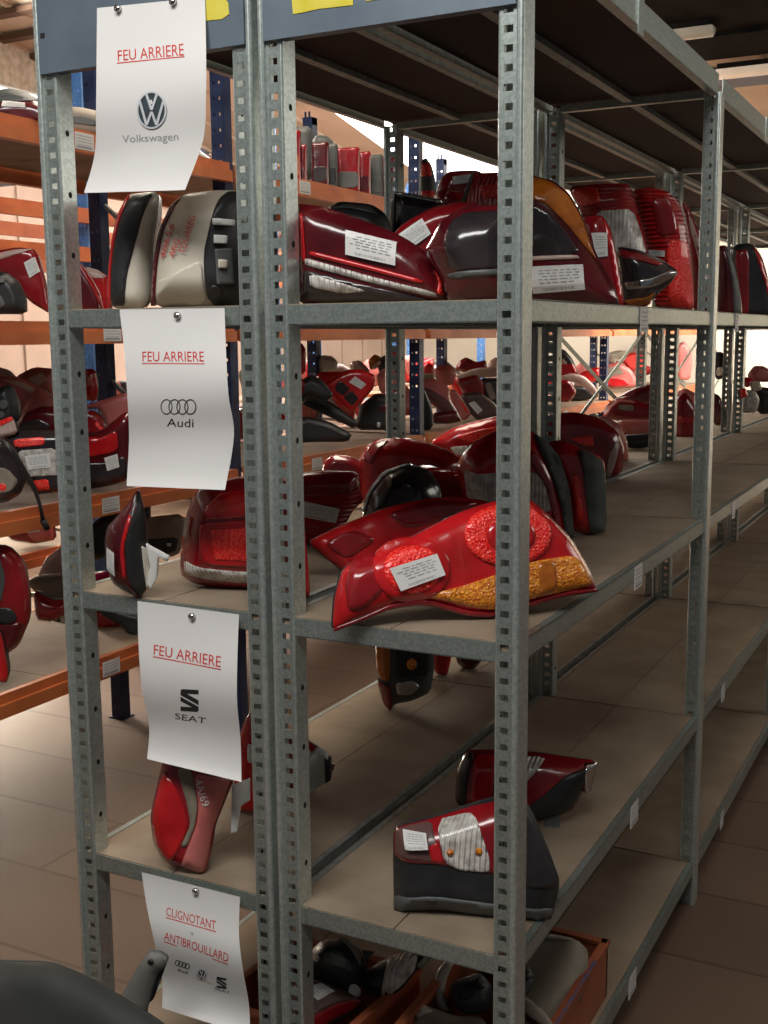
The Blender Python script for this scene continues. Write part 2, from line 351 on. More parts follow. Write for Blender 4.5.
for i, (a, b) in enumerate(((.9, 2.35), (2.35, 3.8), (3.8, 5.25), (5.25, 6.7))):
    orange_rack(a, b, -2.45, -3.05, (.5, 1.0, 1.74, 1.90), 'bright blue and orange rack behind the navy one, '+['nearest bay', 'second bay', 'third bay', 'farthest bay'][i], BLUE, end=(i == 0), tags=False, top=2.5)
#LAMPS
# ------------------------------------------------------------------ lamp builder
def chaikin(P, it=2, r=.15):
    for _ in range(it):
        Q = []
        for i in range(len(P)):
            a = P[i]; b = P[(i+1) % len(P)]; Q += [a.lerp(b, r), a.lerp(b, 1-r)]
        P = Q
    return P
def area2(P): return sum(P[i].x*P[(i+1) % len(P)].y-P[(i+1) % len(P)].x*P[i].y for i in range(len(P)))
def inside(P, p):
    c = False
    for i in range(len(P)):
        a = P[i]; b = P[i-1]
        if (a.y > p.y) != (b.y > p.y) and p.x < (b.x-a.x)*(p.y-a.y)/(b.y-a.y)+a.x: c = not c
    return c
def segd(a, b, p):
    d = b-a; t = max(0, min(1, (p-a).dot(d)/max(d.length_squared, 1e-12))); return (a+d*t-p).length
def edged(P, p): return min(segd(P[i-1], P[i], p) for i in range(len(P)))
def resample(P, st):
    Q = []
    for i in range(len(P)):
        a = P[i]; b = P[(i+1) % len(P)]; n = max(1, int((b-a).length/st))
        Q += [a.lerp(b, k/n) for k in range(n)]
    return Q
def fill(P, st):
    Q = resample(P, st); x0 = min(p.x for p in Q); x1 = max(p.x for p in Q); y0 = min(p.y for p in Q); y1 = max(p.y for p in Q)
    pts = list(Q); j = 0; y = y0+st*.5
    while y < y1:
        x = x0+st*(.5 if j % 2 else .99)
        while x < x1:
            p = Vector((x, y))
            if inside(Q, p) and edged(Q, p) > st*.45: pts.append(p)
            x += st
        y += st*.87; j += 1
    n = len(Q); r = delaunay_2d_cdt(pts, [(i, (i+1) % n) for i in range(n)], [], 1, 1e-7)
    return r[0], [tuple(f) for f in r[2]], n
class Frame:
    def __init__(s, a, yaw, tilt):
        y = math.radians(yaw); t = math.radians(tilt)
        s.a = a; s.n = Vector((math.sin(y)*math.cos(t), -math.cos(y)*math.cos(t), math.sin(t)))
        s.u = Vector((math.cos(y), math.sin(y), 0)); s.v = s.n.cross(s.u)
        if s.v.z < 0: s.v = -s.v
    def px(s, p):
        d = ray(*p); k = (s.a-CAM).dot(s.n)/d.dot(s.n); q = CAM+d*k-s.a; return Vector((q.dot(s.u), q.dot(s.v)))
    def w(s, p, h): return s.a+s.u*p.x+s.v*p.y+s.n*h
def txt_mesh(s, bold=False):
    cu = bpy.data.curves.new('t', 'FONT'); cu.body = s; cu.resolution_u = 3
    if bold: cu.offset = .012
    o = bpy.data.objects.new('t', cu); COL.objects.link(o); dg = bpy.context.evaluated_depsgraph_get(); dg.update()
    me = bpy.data.meshes.new_from_object(o.evaluated_get(dg)); vs = [Vector((v.co.x, v.co.y)) for v in me.vertices]; fs = [tuple(p.vertices) for p in me.polygons]
    bpy.data.objects.remove(o); bpy.data.meshes.remove(me)
    x0 = min(v.x for v in vs); x1 = max(v.x for v in vs); y0 = min(v.y for v in vs); y1 = max(v.y for v in vs)
    return [Vector(((v.x-x0)/(x1-x0), (v.y-y0)/(y1-y0))) for v in vs], fs
def lamp(label, at, out, lens, secs=(), stk=(), H=.025, D=.05, yaw=25, tilt=0, hous=None, z=None, name='tail_lamp', cat='tail lamp', group=None, sm=2, text=(), clamp=True, hn='housing', ln='lens', fine=1.0):
    hous = hous or BLACKP
    if at[0] in ('x', 'y', 'z'): a = un(at[2][0], at[2][1], at[0], at[1])
    else: a = un(at[0], at[1], 'z', z)
    zf = (z if z is not None else -9)+.0008
    F = Frame(a, yaw, tilt); P = [F.px(p) for p in out]
    if sm: P = chaikin(P, sm)
    if area2(P) < 0: P = P[::-1]
    sz = max(max(p.x for p in P)-min(p.x for p in P), max(p.y for p in P)-min(p.y for p in P)); st = sz/22*fine
    R = max(H*1.15, .004)
    OUT = resample(P, st*.8)
    def h(p):
        if not inside(OUT, p): return 0
        t = min(edged(OUT, p)/R, 1); return H*math.sin(t*math.pi/2)
    def W(p, k):
        q = F.w(p, k)
        if clamp and q.z < zf: q.z = zf
        return q
    vs, fs, n = fill(OUT, st); V = [W(p, h(p) if i >= n else 0) for i, p in enumerate(vs)]
    allp = V
    lo = min(v.z for v in V)
    c = F.w(sum(vs, Vector((0, 0)))/len(vs), -D/2); loc = Vector((c.x, c.y, lo))
    g = thing(name, label, cat, loc, group)
    m = MB(); m.add(V, fs)
    # skirt of the lens
    ring = [vs[i] for i in range(n)]; base = [W(p, -.006) for p in ring]; o = len(m.v)
    m.v += [tuple(v) for v in base]; f2 = [(i, (i+1) % n, o+(i+1) % n, o+i) for i in range(n)]; m.f += f2; m.m += [0]*n
    m.build(ln, lens, g, True)
    # housing
    cen = sum(ring, Vector((0, 0)))/n; m = MB(); L = [(1.004, -.0045), (1.008, -.010), (.97, -.35*D-.008), (.80, -D*.8-.008), (.55, -D-.008)]
    for s_, d in L: m.v += [tuple(W(cen+(p-cen)*s_, d)) for p in ring]
    for k in range(len(L)-1):
        for i in range(n): m.f.append((k*n+i, k*n+(i+1) % n, (k+1)*n+(i+1) % n, (k+1)*n+i)); m.m.append(0)
    m.f.append(tuple((len(L)-1)*n+i for i in range(n))); m.m.append(0); m.f.append(tuple(range(n))); m.m.append(0)
    m.build(hn, hous, g, True)
    for k, sc in enumerate(secs):
        nm, mt, pts = sc[:3]; th = sc[3] if len(sc) > 3 else .0021+.0003*k; smn = sc[4] if len(sc) > 4 else 1
        Q = [F.px(p) for p in pts]
        if smn: Q = chaikin(Q, smn)
        if area2(Q) < 0: Q = Q[::-1]
        s2 = max(max(p.x for p in Q)-min(p.x for p in Q), max(p.y for p in Q)-min(p.y for p in Q))
        v2, f2, n2 = fill(Q, max(s2/22*fine, st*.45)); m = MB()
        T = [W(p, h(p)+th) for p in v2]; B = [W(v2[i], h(v2[i])-.002) for i in range(n2)]
        m.add(T, f2); o = len(m.v); m.v += [tuple(b) for b in B]; m.f += [(i, (i+1) % n2, o+(i+1) % n2, o+i) for i in range(n2)]; m.m += [0]*n2
        m.build(nm, mt, g, True)
    def quadmap(q, s_, t_):
        Q = [F.px(p) for p in q]; return Q[0].lerp(Q[1], s_).lerp(Q[3].lerp(Q[2], s_), t_)
    for q in stk:
        m = MB(); nx, ny = 6, 4; base = .0042+.0003*len(secs)+max([0]+[c[3] for c in secs if len(c) > 3 and c[3] < .0075])
        m.add([W(p, h(p)+base) for p in [quadmap(q, i/nx, j/ny) for j in range(ny+1) for i in range(nx+1)]], [(j*(nx+1)+i, j*(nx+1)+i+1, (j+1)*(nx+1)+i+1, (j+1)*(nx+1)+i) for j in range(ny) for i in range(nx)])
        if sz > .12:
            rr = random.Random(int(q[0][0]*7+q[0][1]))
            def bar(s0, s1, t0, t1):
                pp = [quadmap(q, s, t) for s, t in ((s0, t0), ((s0+s1)/2, t0), (s1, t0), (s1, t1), ((s0+s1)/2, t1), (s0, t1))]; m.add([W(p, h(p)+base+.0005) for p in pp], [(0, 1, 4, 5), (1, 2, 3, 4)], 1)
            for t0 in (.16, .27, .38, .49, .62):
                s0 = rr.uniform(.08, .25)
                while s0 < .85: s1 = min(.92, s0+rr.uniform(.05, .16)); bar(s0, s1, t0, t0+.035); s0 = s1+.04
            s0 = .2
            while s0 < .8: bar(s0, s0+.012, .82, .92); s0 += rr.choice((.022, .03, .04))
        m.build('sticker', [STICK, GRYINK], g)
    for s_, q, mt in text:
        tv, tf = txt_mesh(s_); m = MB(); m.add([W(p, h(p)+.0052) for p in [quadmap(q, v.x, 1-v.y) for v in tv]], tf); m.build('handwriting', mt, g)
    return g
def circ(cx, cy, rx, ry=None, n=14): ry = ry or rx; return [(cx+rx*math.cos(2*math.pi*i/n), cy+ry*math.sin(2*math.pi*i/n)) for i in range(n)]
# ---- top shelf (level with the eye)
A = dict(z=ZA)
lamp('edge-on tail lamp with black gasket and cream back, far left of the upper shelf', ('y', .09, (130, 300)), [(108,308),(108,270),(111,240),(118,212),(128,194),(158,191),(156,215),(152,245),(149,308)], CREAM,
     [('gasket', BLACKP, [(112,306),(113,260),(119,225),(130,197),(155,193),(146,215),(138,245),(130,275),(127,306)]), ('red_rim', RED, [(108,308),(108.5,270),(112,238),(119,212),(128,195),(131,196),(121,225),(115,250),(112,280),(112,307)])], H=.02, D=.08, ln='back_cover', **A)
lamp('cream backed headlamp lettered in red felt pen, beside the middle posts', ('y', .11, (190, 300)), [(150,308),(152,270),(158,232),(170,205),(184,194),(215,190),(242,191),(247,240),(247,308)], CREAM,
     [('clear_rim', DRED, [(150,306),(153,262),(160,230),(171,205),(184,195),(178,205),(166,230),(160,262),(157,306)]), ('bottom_step', CREAM, [(160,305),(160,282),(175,279),(190,270),(207,262),(210,305)], .008, 1),
      ('black_cover', BLACKP, [(212,307),(210,255),(217,225),(223,200),(230,192),(247,193),(247,307)], .012, 1), ('connector', WHITEP, [(220,222),(238,222),(238,228),(220,228)], .024, 0), ('connector', WHITEP, [(221,238),(232,238),(232,246),(221,246)], .022, 0),
      ('connector', GREYP, [(222,252),(236,250),(238,285),(224,286)], .022, 0), ('connector', CREAM, [(226,262),(233,262),(233,270),(226,270)], .030, 0), ('socket', BLACKP, circ(221, 293, 6, 6), .026, 0)],
     text=[('40656', [(163,258),(174,224),(180,227),(169,261)], REDINK), ('ARG', [(174,257),(181,240),(187,243),(180,260)], REDINK), ('TOUAREG', [(185,254),(196,217),(202,220),(191,257)], REDINK)], H=.045, D=.09, name='headlamp', cat='headlamp', ln='back_shell', **A)
lamp('dark smoked tail lamp with a thin white light bar', ('y', .10, (370, 300)), [(295,203),(324,206.5),(364,220),(400,235),(425,251),(440,268),(448,288),(446,306),(300,306),(298,288),(295,237)], DRED,
     [('smoked_lens', SMOKE, [(305,270),(330,276),(375,288),(432,300),(425,303),(305,303)]), ('red_edge', RED, [(300,214),(305,215),(309,262),(303,264)]), ('light_bar', CLEAR, [(308,259),(330,265),(380,279),(437,293),(437,298),(375,284),(330,272),(308,266)]),
      ('red_strip', RED, [(314,252),(370,266),(425,281),(424,285),(370,271),(313,257)]), ('clear_or_painted_glow', CLEAR, [(313,275),(342,283),(371,292),(345,294),(314,288)]), ('reflex_tip', BRED, [(434,268),(442,280),(445,296),(438,294),(440,284)])],
     stk=[[(349,231.5),(398.5,243),(398,267),(349,256)]], H=.03, D=.07, yaw=20, **A)
lamp('narrow grey plastic lamp bracket squeezed against the middle post', ('y', .10, (290, 300)), [(286,308),(286,212),(290,204),(296,206),(299,220),(299,308)], GREYP, H=.012, D=.03, name='lamp_bracket', cat='bracket', ln='face', **A)
lamp('black lamp housing lying behind the smoked lamp with the white light bar', ('y', .31, (350, 300)), [(326,306),(326,208),(340,201),(372,204),(386,214),(392,232),(394,306)], BLACKP, [('gasket', GREYP, [(332,210),(345,204),(370,207),(380,216),(372,214),(350,209)])], H=.03, D=.06, name='lamp_housing', cat='lamp housing', ln='shell', **A)
lamp('dark lamp with a glassy silver top edge standing at the back of the upper shelf', ('y', .42, (405, 300)), [(386,306),(388,240),(392,196),(397,191),(440,199),(446,208),(440,230),(425,306)], SMOKE, [('chrome_edge', CHROME, [(396,192),(440,199),(444,204),(397,195)]), ('side_band', GREYP, [(391,200),(396,195),(394,235),(390,240)])], H=.02, D=.05, **A)
lamp('wine red lamp with a slanted cut-corner sticker, leaning between dark lamps', ('y', .27, (420, 300)), [(386,242),(402,224),(430,208),(456,202),(482,203),(466,212),(460,240),(455,306),(400,306)], MRED, stk=[[(396,237),(422,219),(431,235),(413,248)]], H=.02, D=.05, **A)
lamp('big dark red lamp with a grey crease, half hidden by the right front post', ('y', .12, (480, 300)), [(424,252),(431,240),(440,222),(455,211),(475,206),(512,204),(518,230),(518,306),(450,306),(440,275)], DRED,
     [('upper_lens', SMOKE, [(445,240),(452,222),(466,213),(512,211),(512,268),(450,272)]), ('grey_band', GREYP, [(447,274),(515,269),(515,275),(451,280)])], H=.045, D=.07, yaw=20, **A)
lamp('tail lamp with an amber arch over a black centre', ('x', .415, (616, 300)), [(508,174),(533,176),(552,180),(568,192),(580,212),(590,240),(600,262),(614,286),(620,308),(508,308)], DRED,
     [('amber_lens', AMBERD, [(508,176),(533,177),(552,182),(569,196),(582,218),(592,248),(598,262),(584,245),(565,222),(548,206),(533,201),(508,200)]), ('smoked_lens', SMOKE, [(508,206),(534,207),(550,215),(565,230),(583,256),(508,258)]),
      ('silver_streak', PALE, [(508,259),(578,256),(582,260),(508,263)])], stk=[[(533,268),(584.5,265.5),(586.5,290.5),(535,294.5)]], H=.04, D=.07, yaw=14, **A)
lamp('fluted bright red lamp standing behind the right front post', ('y', .62, (490, 300)), [(452,306),(460,212),(466,192),(473,173),(505,172),(540,175),(545,240),(545,306)], RIBV, [('grey_rim', GREYP, [(457,215),(464,192),(471,174),(474,174),(468,192),(462,215)]), ('clear_or_painted_glow', BRED, [(479,188),(502,185),(502,199),(484,202)])], H=.03, D=.06, **A)  # bright red patch is light through the lens, put into its colour
lamp('dusty brown-red lamp with a small white sticker, at the back of the upper shelf', ('y', .78, (460, 300)), [(436,306),(436,190),(441,178),(449,171),(480,170),(487,182),(487,306)], MRED, stk=[[(452,178),(471,175.5),(470,184),(453,186)]], H=.02, D=.05, **A)
lamp('low rounded wine lamp in front of the dusty brown-red one', ('y', .70, (450, 300)), [(434,306),(434,194),(445,187),(464,192),(470,206),(470,306)], MRED, H=.02, D=.04, **A)
lamp('slim upright lamp striped red, grey and red beside a silver post', ('y', .92, (429, 300)), [(421,306),(420,162),(426,157),(432,166),(436,182),(438,210),(438,306)], GREYP, [('red_lens', BRED, [(421,163),(429,163),(433,177),(421,177)]), ('red_lens', BRED, [(421,191),(435,191),(436,203),(421,203)])], H=.012, D=.05, **A)
lamp('ribbed red lamp with a large clear lower window, behind the teardrop lamp', ('x', .30, (640, 300)), [(568,187),(598,183.5),(629,183),(635,200),(646,240),(650,270),(652,308),(592,308),(585,240),(578,205)], RIBH, [('clear_lens', CLEAR, [(594,213),(633,210),(645,246),(646,262),(606,262),(600,235)]), ('clear_or_painted_glow', BRED, [(570,189),(596,187),(600,205),(580,207)])], H=.035, D=.08, yaw=20, **A)  # red patch at upper left is a painted glow
lamp('slim wine red lamp with a square sticker next to the amber-arched one', ('x', .385, (622, 300)), [(580,308),(581,245),(584,216),(603,215),(612,232),(618,262),(626,308)], MRED, [('red_edge', RED, [(603,217),(611,232),(617,262),(624,306),(619,306),(612,262),(606,234)])], stk=[[(591,234),(607,233.5),(607.5,257),(596,258)]], H=.02, D=.05, yaw=18, **A)
lamp('dark teardrop lamp with a chrome tip pointing right', ('x', .40, (668, 300)), [(616,246),(640,250),(662,260),(679,271),(672,282),(658,294),(648,304),(628,308),(622,280)], SMOKE, [('chrome_streak', CHROME, [(624,282),(650,279),(670,270),(678,271),(668,280),(650,288),(626,290)]), ('red_streak', MRED, [(618,249),(645,255),(664,264),(655,266),(640,262),(620,258)]), ('amber_edge', AMBERD, [(624,300),(645,298),(655,292),(648,304),(630,307)])], H=.03, D=.04, yaw=25, **A)
lamp('tall wraparound lamp all in ribbed red lens, left of the far aisle post', ('x', .392, (692, 300)), [(632,190),(650,187),(667,191),(681,203),(688,228),(692,262),(695,313),(672,311),(655,306),(652,270),(645,235)], RIBH, [('side_lens', BRED, [(664,242),(687,242),(692,275),(694,310),(666,306)]), ('dark_window', MRED, [(648,200),(664,197),(672,215),(674,235),(656,238)])], stk=[[(648,250),(662,252),(662,258),(649,256)]], H=.035, D=.06, yaw=24, **A)
lamp('curved wine red lamp with a pale grid strip, touching the far aisle post', ('x', .385, (712, 300)), [(682,200),(690,208),(700,235),(706,262),(710,290),(712,313),(694,313),(692,262),(688,228)], MRED, [('grid_strip', PALE, [(688,216),(692,222),(700,252),(704,282),(701,284),(696,255),(690,230)])], H=.02, D=.05, yaw=25, **A)
lamp('lamp with a dark grey curved gasket edge, just past the far aisle post', ('x', .405, (738, 300)), [(718,318),(718,246),(727,245),(735,266),(740,290),(743,319)], DRED, [('gasket', GREYP, [(724,248),(728,247),(735,268),(740,292),(741,317),(732,317),(731,285)])], H=.02, D=.05, **A)
lamp('black backed lamp with a red rim at the right edge of the upper shelf', ('x', .405, (765, 300)), [(731,319),(731,250),(738,244),(752,243),(762,256),(769,280),(775,319)], BLACKP, [('red_bar', MRED, [(733,252),(747,249),(747,317),(741,317)]), ('red_rim', RED, [(752,245),(760,254),(769,282),(775,317),(770,317),(765,288),(757,264)])], H=.02, D=.06, **A)
# ---- middle shelf
B = dict(z=ZB)
lamp('edge-on wine red lamp with white bulb carrier, left end of the middle shelf', (140, 598), [(138,488),(128,504),(113,521),(107,527),(104.5,540),(106,565),(112,583),(125,592),(140,599),(147,588),(149,568),(147,545),(144,513)], DRED,
     [('gasket', BLACKP, [(139,490),(144,513),(147,545),(149,568),(147,587),(140,597),(131,577),(128,540),(132,510)]), ('bulb_carrier', WHITEP, [(147,543),(151,546),(170,556),(168,560),(159,556),(158,575),(152,588),(148,583),(151,565)], .012, 0), ('bulb_carrier', CREAM, [(143,545),(148,548),(151,585),(147,588)], .006, 0), ('red_edge', RED, [(131,512),(134,515),(127,545),(129,575),(126,575),(123,545)])], stk=[[(109,545),(118,549),(118,573),(108.5,567)]], H=.03, D=.03, yaw=30, **B)
lamp('large domed red lamp with a painted square glow and a clear bottom band', (215, 588), [(180,574),(181,545),(186,515),(194,494),(206,484),(250,476),(284,480),(291,510),(292,560),(289,591),(250,592),(215,588),(192,583)], MRED,
     [('clear_band', CLEAR, [(186,558),(215,564),(290,569),(290,583),(215,577),(187,571)]), ('inner_lens', RED, [(206,519),(268,515),(270,562),(213,560),(206,540)]), ('clear_or_painted_glow', BRED, [(218,525),(262,523),(262,556),(222,554)], .004, 0), ('upper_lens', RED, [(210,505),(225,490),(285,486),(285,510),(215,515)])], stk=[[(187,515),(191,515),(189,535),(185,534)]], H=.05, D=.08, yaw=22, **B)  # bright square paints light passing through the dome
lamp('thin lamp seen on edge with a small grey panel, tight against the right middle post', (300, 598), [(290,599),(290,498),(300,501),(306,540),(310,590),(309,599)], MRED, [('grey_panel', GREYP, [(298,567),(303,567),(304,586),(298,586)]), ('red_rim', RED, [(302,505),(306,540),(310,590),(308,598),(305,590),(303,545)])], H=.01, D=.04, yaw=35, **B)
lamp('squarish dusty topped red lamp with a slanted sticker, behind the right middle post', (315, 545), [(288,475),(325,471),(357,472),(360,490),(360,504),(352,512),(340,535),(320,545),(288,545)], RIBH, [('dusty_top', MRED, [(289,476),(325,472),(356,473),(359,491),(325,494),(289,497)]), ('grey_corner', GREYP, [(292,524),(308,526),(305,540),(292,540)])], stk=[[(304,499),(341,507),(337,521),(300,514)]], H=.025, D=.06, yaw=25, **B)
lamp('glossy black dome shaped lamp resting on the red ones', (400, 530), [(360,530),(362,508),(368,491),(383,471),(408,463),(428,469),(439,484),(442,500),(436,530)], SMOKE, [('grey_rim', GREYP, [(362,512),(368,491),(383,471),(408,463),(412,465),(386,476),(372,495),(366,512)])], H=.05, D=.04, yaw=20, tilt=15, **B)
lamp('low ribbed red lamp with a screw boss, under and right of the black dome', (440, 520), [(405,530),(408,470),(424,464),(457,472),(480,481),(492,494),(490,510),(470,525)], RIBH, [('screw_boss', CHROME, circ(470.5, 496, 2.6, 2.6), .006, 0)], H=.025, D=.05, yaw=20, tilt=15, z=ZB+.0)
lamp('smooth rounded red lamp lying behind the black dome', (405, 513), [(359,460),(366,446),(378,439),(405,437.5),(430,443),(448,450),(462,461),(458,495),(405,513),(362,508)], RED, [('dark_lens', MRED, [(362,460),(369,447),(380,441),(390,441),(380,452),(374,466)])], H=.035, D=.06, yaw=20, tilt=10, **B)
lamp('small wine red lamp left of the smooth rounded one', (350, 508), [(322,463),(333,454),(350,456),(370,466),(368,500),(350,508),(324,506)], MRED, H=.02, D=.04, yaw=20, tilt=10, **B)
lamp('pointed red lamp with an orange glow, at the back under the orange rack edge', (480, 478), [(428,443),(455,427),(480,420),(505,415),(530,414),(538,430),(534,460),(500,476),(470,478),(450,456)], RED, [('clear_or_painted_glow', BRED, [(455,436),(480,429),(500,425),(499,437),(470,442)]), ('clear_window', CLEAR, [(450,446),(470,445),(468,455),(456,454)])], H=.025, D=.05, yaw=20, **B)  # glow painted as a brighter red patch
lamp('arched red lamp with pleated clear window, behind the right front post', (560, 538), [(457,465),(463,453),(473,443),(497,431),(530,430),(548,445),(562,470),(570,500),(574,541),(562,538),(540,536),(500,530),(465,510)], RED,
     [('clear_lens', CLEAR, [(464,468),(480,472),(500,470),(540,470),(552,480),(555,505),(545,509),(500,508),(468,500)]), ('gasket', GASK, [(533,433),(546,440),(560,457),(570,490),(575,540),(566,538),(561,503),(552,473),(543,455)], .006, 1), ('inner_rim', MRED, [(528,445),(542,456),(552,476),(558,505),(561,534),(556,534),(552,510),(545,482),(530,462)])], H=.045, D=.06, yaw=20, **B)
lamp('upright red lamp with a wide grey foam gasket on its right side', (592, 535), [(535,446),(562,440),(580,448),(598,455),(605,463),(607,532),(588,535),(570,530),(556,480)], RED,
     [('gasket', GASK, [(578,448),(592,453),(604,462),(607,531),(589,534),(584,495),(581,465)], .008, 1), ('clear_or_painted_glow', BRED, [(571,472),(578,474),(582,515),(576,522),(574,500)])], H=.03, D=.05, yaw=24, **B)  # bright strip stands for light through the lens, by colour
lamp('large dark red lamp with a white streaked end, behind the foam-gasketed lamp', (611, 478), [(540,416),(575,412),(600,418),(618,432),(625,450),(622,474),(606,480),(585,478),(556,460)], MRED, [('white_streak', PALE, [(604,474),(607,455),(614,440),(618,444),(614,460),(608,480)]), ('clear_or_painted_glow', BRED, [(568,437),(591,435),(592,446),(578,443)])], H=.03, D=.05, yaw=26, **B)  # brighter red patch is painted glow
lamp('big tail lamp with two round red lenses and an amber corner', (480, 620), [(333,631),(335,597),(344,566),(391,548),(457,513),(497,500),(528,497.5),(546,512),(572,539),(590,570),(597,591),(563,596),(520,608),(492,617),(466,615),(426,604),(391,608),(360,621)], RED,
     [('dark_band', MRED, [(352,560),(378,552),(380,590),(360,610),(345,610),(343,585)]), ('round_lens', RED, circ(408, 570, 38, 33, 20), .004, 0), ('reflector_ring', BRED, circ(408, 570, 28, 24, 20), .006, 0), ('round_lens', BRED, circ(503, 536, 43, 31, 20), .004, 0), ('round_center', RED, circ(505, 537, 24, 18, 16), .007, 0),
      ('amber_lens', AMBER, [(417,597),(460,586),(492,575),(528,562),(568,556),(582,568),(589,585),(560,592),(528,599),(492.5,610),(470,608),(440,600)]), ('amber_panel', AMBERD, [(532,564),(548,560),(552,591),(535,595)]), ('red_rim', MRED, [(334,628),(360,618),(391,604),(426,600),(466,611),(492,613),(563,592),(596,588),(597,592),(563,597),(492,618),(466,616),(426,605),(391,609),(360,622),(334,632)])],
     stk=[[(384,569.6),(430.5,555),(439,576),(395,592)]], H=.022, D=.03, yaw=42, tilt=14, clamp=False, fine=.8, **B)
lamp('dark red tail lamp tucked behind the twin round-lens lamp', (360, 580), [(307,542),(337,527),(390,506),(435,497),(480,499),(505,507),(500,560),(440,585),(370,592),(345,575),(338,566)], RED, [('facet', MRED, [(385,514),(430,500),(478,502),(450,518),(405,530)]), ('facet', MRED, [(322,543),(350,530),(375,540),(345,560)])], H=.015, D=.03, yaw=42, tilt=14, **B)
# ---- lower shelf
C = dict(z=ZC)
lamp('faded red lamp with chalk handwriting leaning at the left end of the lower shelf', (200, 873), [(170,730),(157,785),(150,815),(153,843),(163,860),(172,867),(190,870),(205,876),(211,850),(214,828),(225,800),(238,770),(240,730)], MRED,
     [('red_lens', RED, [(166,768),(158,788),(152,815),(156,843),(170,864),(182,845),(192,822),(186,800),(177,780)]), ('dusty_panel', PINK, [(196,770),(232,776),(224,800),(213,828),(208,855),(203,873),(182,866),(192,840),(200,820),(202,800)]), ('grey_band', TAN, [(180,765),(194,765),(201,800),(198,822),(190,842),(184,842),(194,820),(190,798)]), ('white_back', WHITEP, [(232,785),(250,778),(250,800),(241,806),(237,832),(231,834)], .002, 0)],
     text=[('4A/69', [(205,774),(213,800),(206,803),(198,777)], STICK)], H=.025, D=.05, yaw=25, tilt=8, **C)
lamp('bright red lamp half hidden between the seat sheet and the middle posts', (250, 815), [(232,812),(236,745),(247,714),(262,713),(272,760),(270,814)], RED, [('white_clip', WHITEP, [(249,740),(256,742),(256,760),(249,758)])], H=.02, D=.05, **C)
lamp('small red lamp lying on its face with a round white bulb holder', (305, 791), [(286,733),(298,735),(312,745),(320,750),(312,770),(314,791),(298,791),(286,788)], MRED, [('bulb_holder', WHITEP, [(308,752),(318,747),(328,752),(331,765),(328,778),(318,783),(311,789),(308,775)], .025, 1), ('holder_rim', CREAM, [(305,750),(311,748),(311,786),(306,782)], .02, 0), ('socket_cap', BLACKP, [(326,754),(332,757),(332,774),(327,777)], .035, 0), ('pin', CHROME, [(331,764),(335,764),(335,766),(331,766)], .03, 0)], H=.015, D=.03, **C)
lamp('amber and red corner lamp showing its grey back and bulb socket, under the middle shelf', (391, 711), [(374,632),(378,690),(390,712),(395,704),(412,701),(430,693),(434,672),(432,632)], GREYP,
     [('amber_lens', AMBERD, [(375,633),(390,633),(391,680),(377,676)]), ('red_lens', MRED, [(377,680),(391,684),(393,706),(390,711),(383,703)]), ('bulb', AMBER, circ(412, 661, 5, 5.5, 10), .012, 0), ('socket', CHROME, [(396,680),(412,676),(420,684),(410,692),(398,691)], .01), ('back_plate', BLACKP, [(395,640),(430,640),(430,673),(396,675)])], H=.02, D=.05, name='corner_lamp', cat='corner lamp', ln='back_shell', **C)
lamp('little red lamp beside the amber corner lamp', (447, 676), [(431,636),(433,672),(447,677),(452,655),(454,636)], RED, H=.012, D=.03, **C)
lamp('dark oval red lamp at the back of the lower shelf under the beam', (470, 670), [(455,636),(456,662),(466,671),(476,668),(482,660),(491,660),(491,636)], DRED, [('socket', BLACKP, [(480,640),(491,640),(491,658),(482,658)], .01, 0)], H=.02, D=.04, **C)
lamp('dark red and clear lamp, rear one of the pair by the right front post', (531, 826), [(455,806),(457,770),(466,751),(500,750),(542,753),(565,757),(597,761),(591,780),(579,800),(571,812),(531,824),(495,820)], MRED,
     [('gasket', BLACKP, [(456,803),(458,768),(467,752),(474,752),(468,775),(465,805)]), ('red_lens', RED, [(475,754),(496,754),(493,788),(486,804),(471,804)]), ('clear_lens', CLEAR, [(500,755),(546,756),(536,768),(521,785),(500,796)]), ('black_side', BLACKP, [(566,772),(590,765),(578,798),(570,811),(531,822),(508,816),(540,795)]), ('chrome_end', CHROME, [(584,762),(597,762),(591,790),(585,793)], .006, 0), ('bulb_holder', GREYP, [(543,812),(560,808),(560,830),(545,834)], .002, 0)], H=.03, D=.04, yaw=22, tilt=12, **C)
lamp('tail lamp on a wide black bumper piece with clear ribbed window', (436, 912), [(393,858),(393,835),(397,825),(436,816),(470,805),(496,797),(522,796),(535,820),(550,855),(560,884),(551,923),(500,918),(470,914),(436,909),(410,911),(394,914)], BLACKP,
     [('red_lens', MRED, [(394,856),(394,834),(398,826),(436,817),(470,806),(510,797),(520,802),(522,868),(500,868),(440,858)]), ('dusty_lens', mat('lens_dusty_dark', (.10, .045, .04), r=.4, c2=(.16, .08, .07), scale=9, coat=.4), [(396,829),(405,825),(432,819),(438,838),(443,856),(395,853)]), ('red_stripe', RED, [(430,842),(439,836),(446,857),(434,856)]), ('clear_lens', CLEAR, [(438,818),(470,810),(478,815),(490,850),(491,866),(462,864),(446,856)]), ('amber_bulb', AMBER, circ(452, 846, 3.5, 3.5, 8), .006, 0), ('amber_bulb', AMBER, circ(480, 845, 3.5, 3.5, 8), .006, 0),
      ('smoked_side', SMOKE, [(522,804),(536,830),(556,878),(552,884),(524,878)]), ('lower_lip', GREYP, [(394,893),(436,890),(490,897),(553,905),(551,921),(484,914),(436,908),(394,912)]), ('plug', BLACKP, circ(434, 898, 5, 5, 10), .008, 0)], stk=[[(404,826),(428,828),(431,842),(408,843)]], H=.035, D=.05, yaw=20, tilt=10, fine=.8, **C)
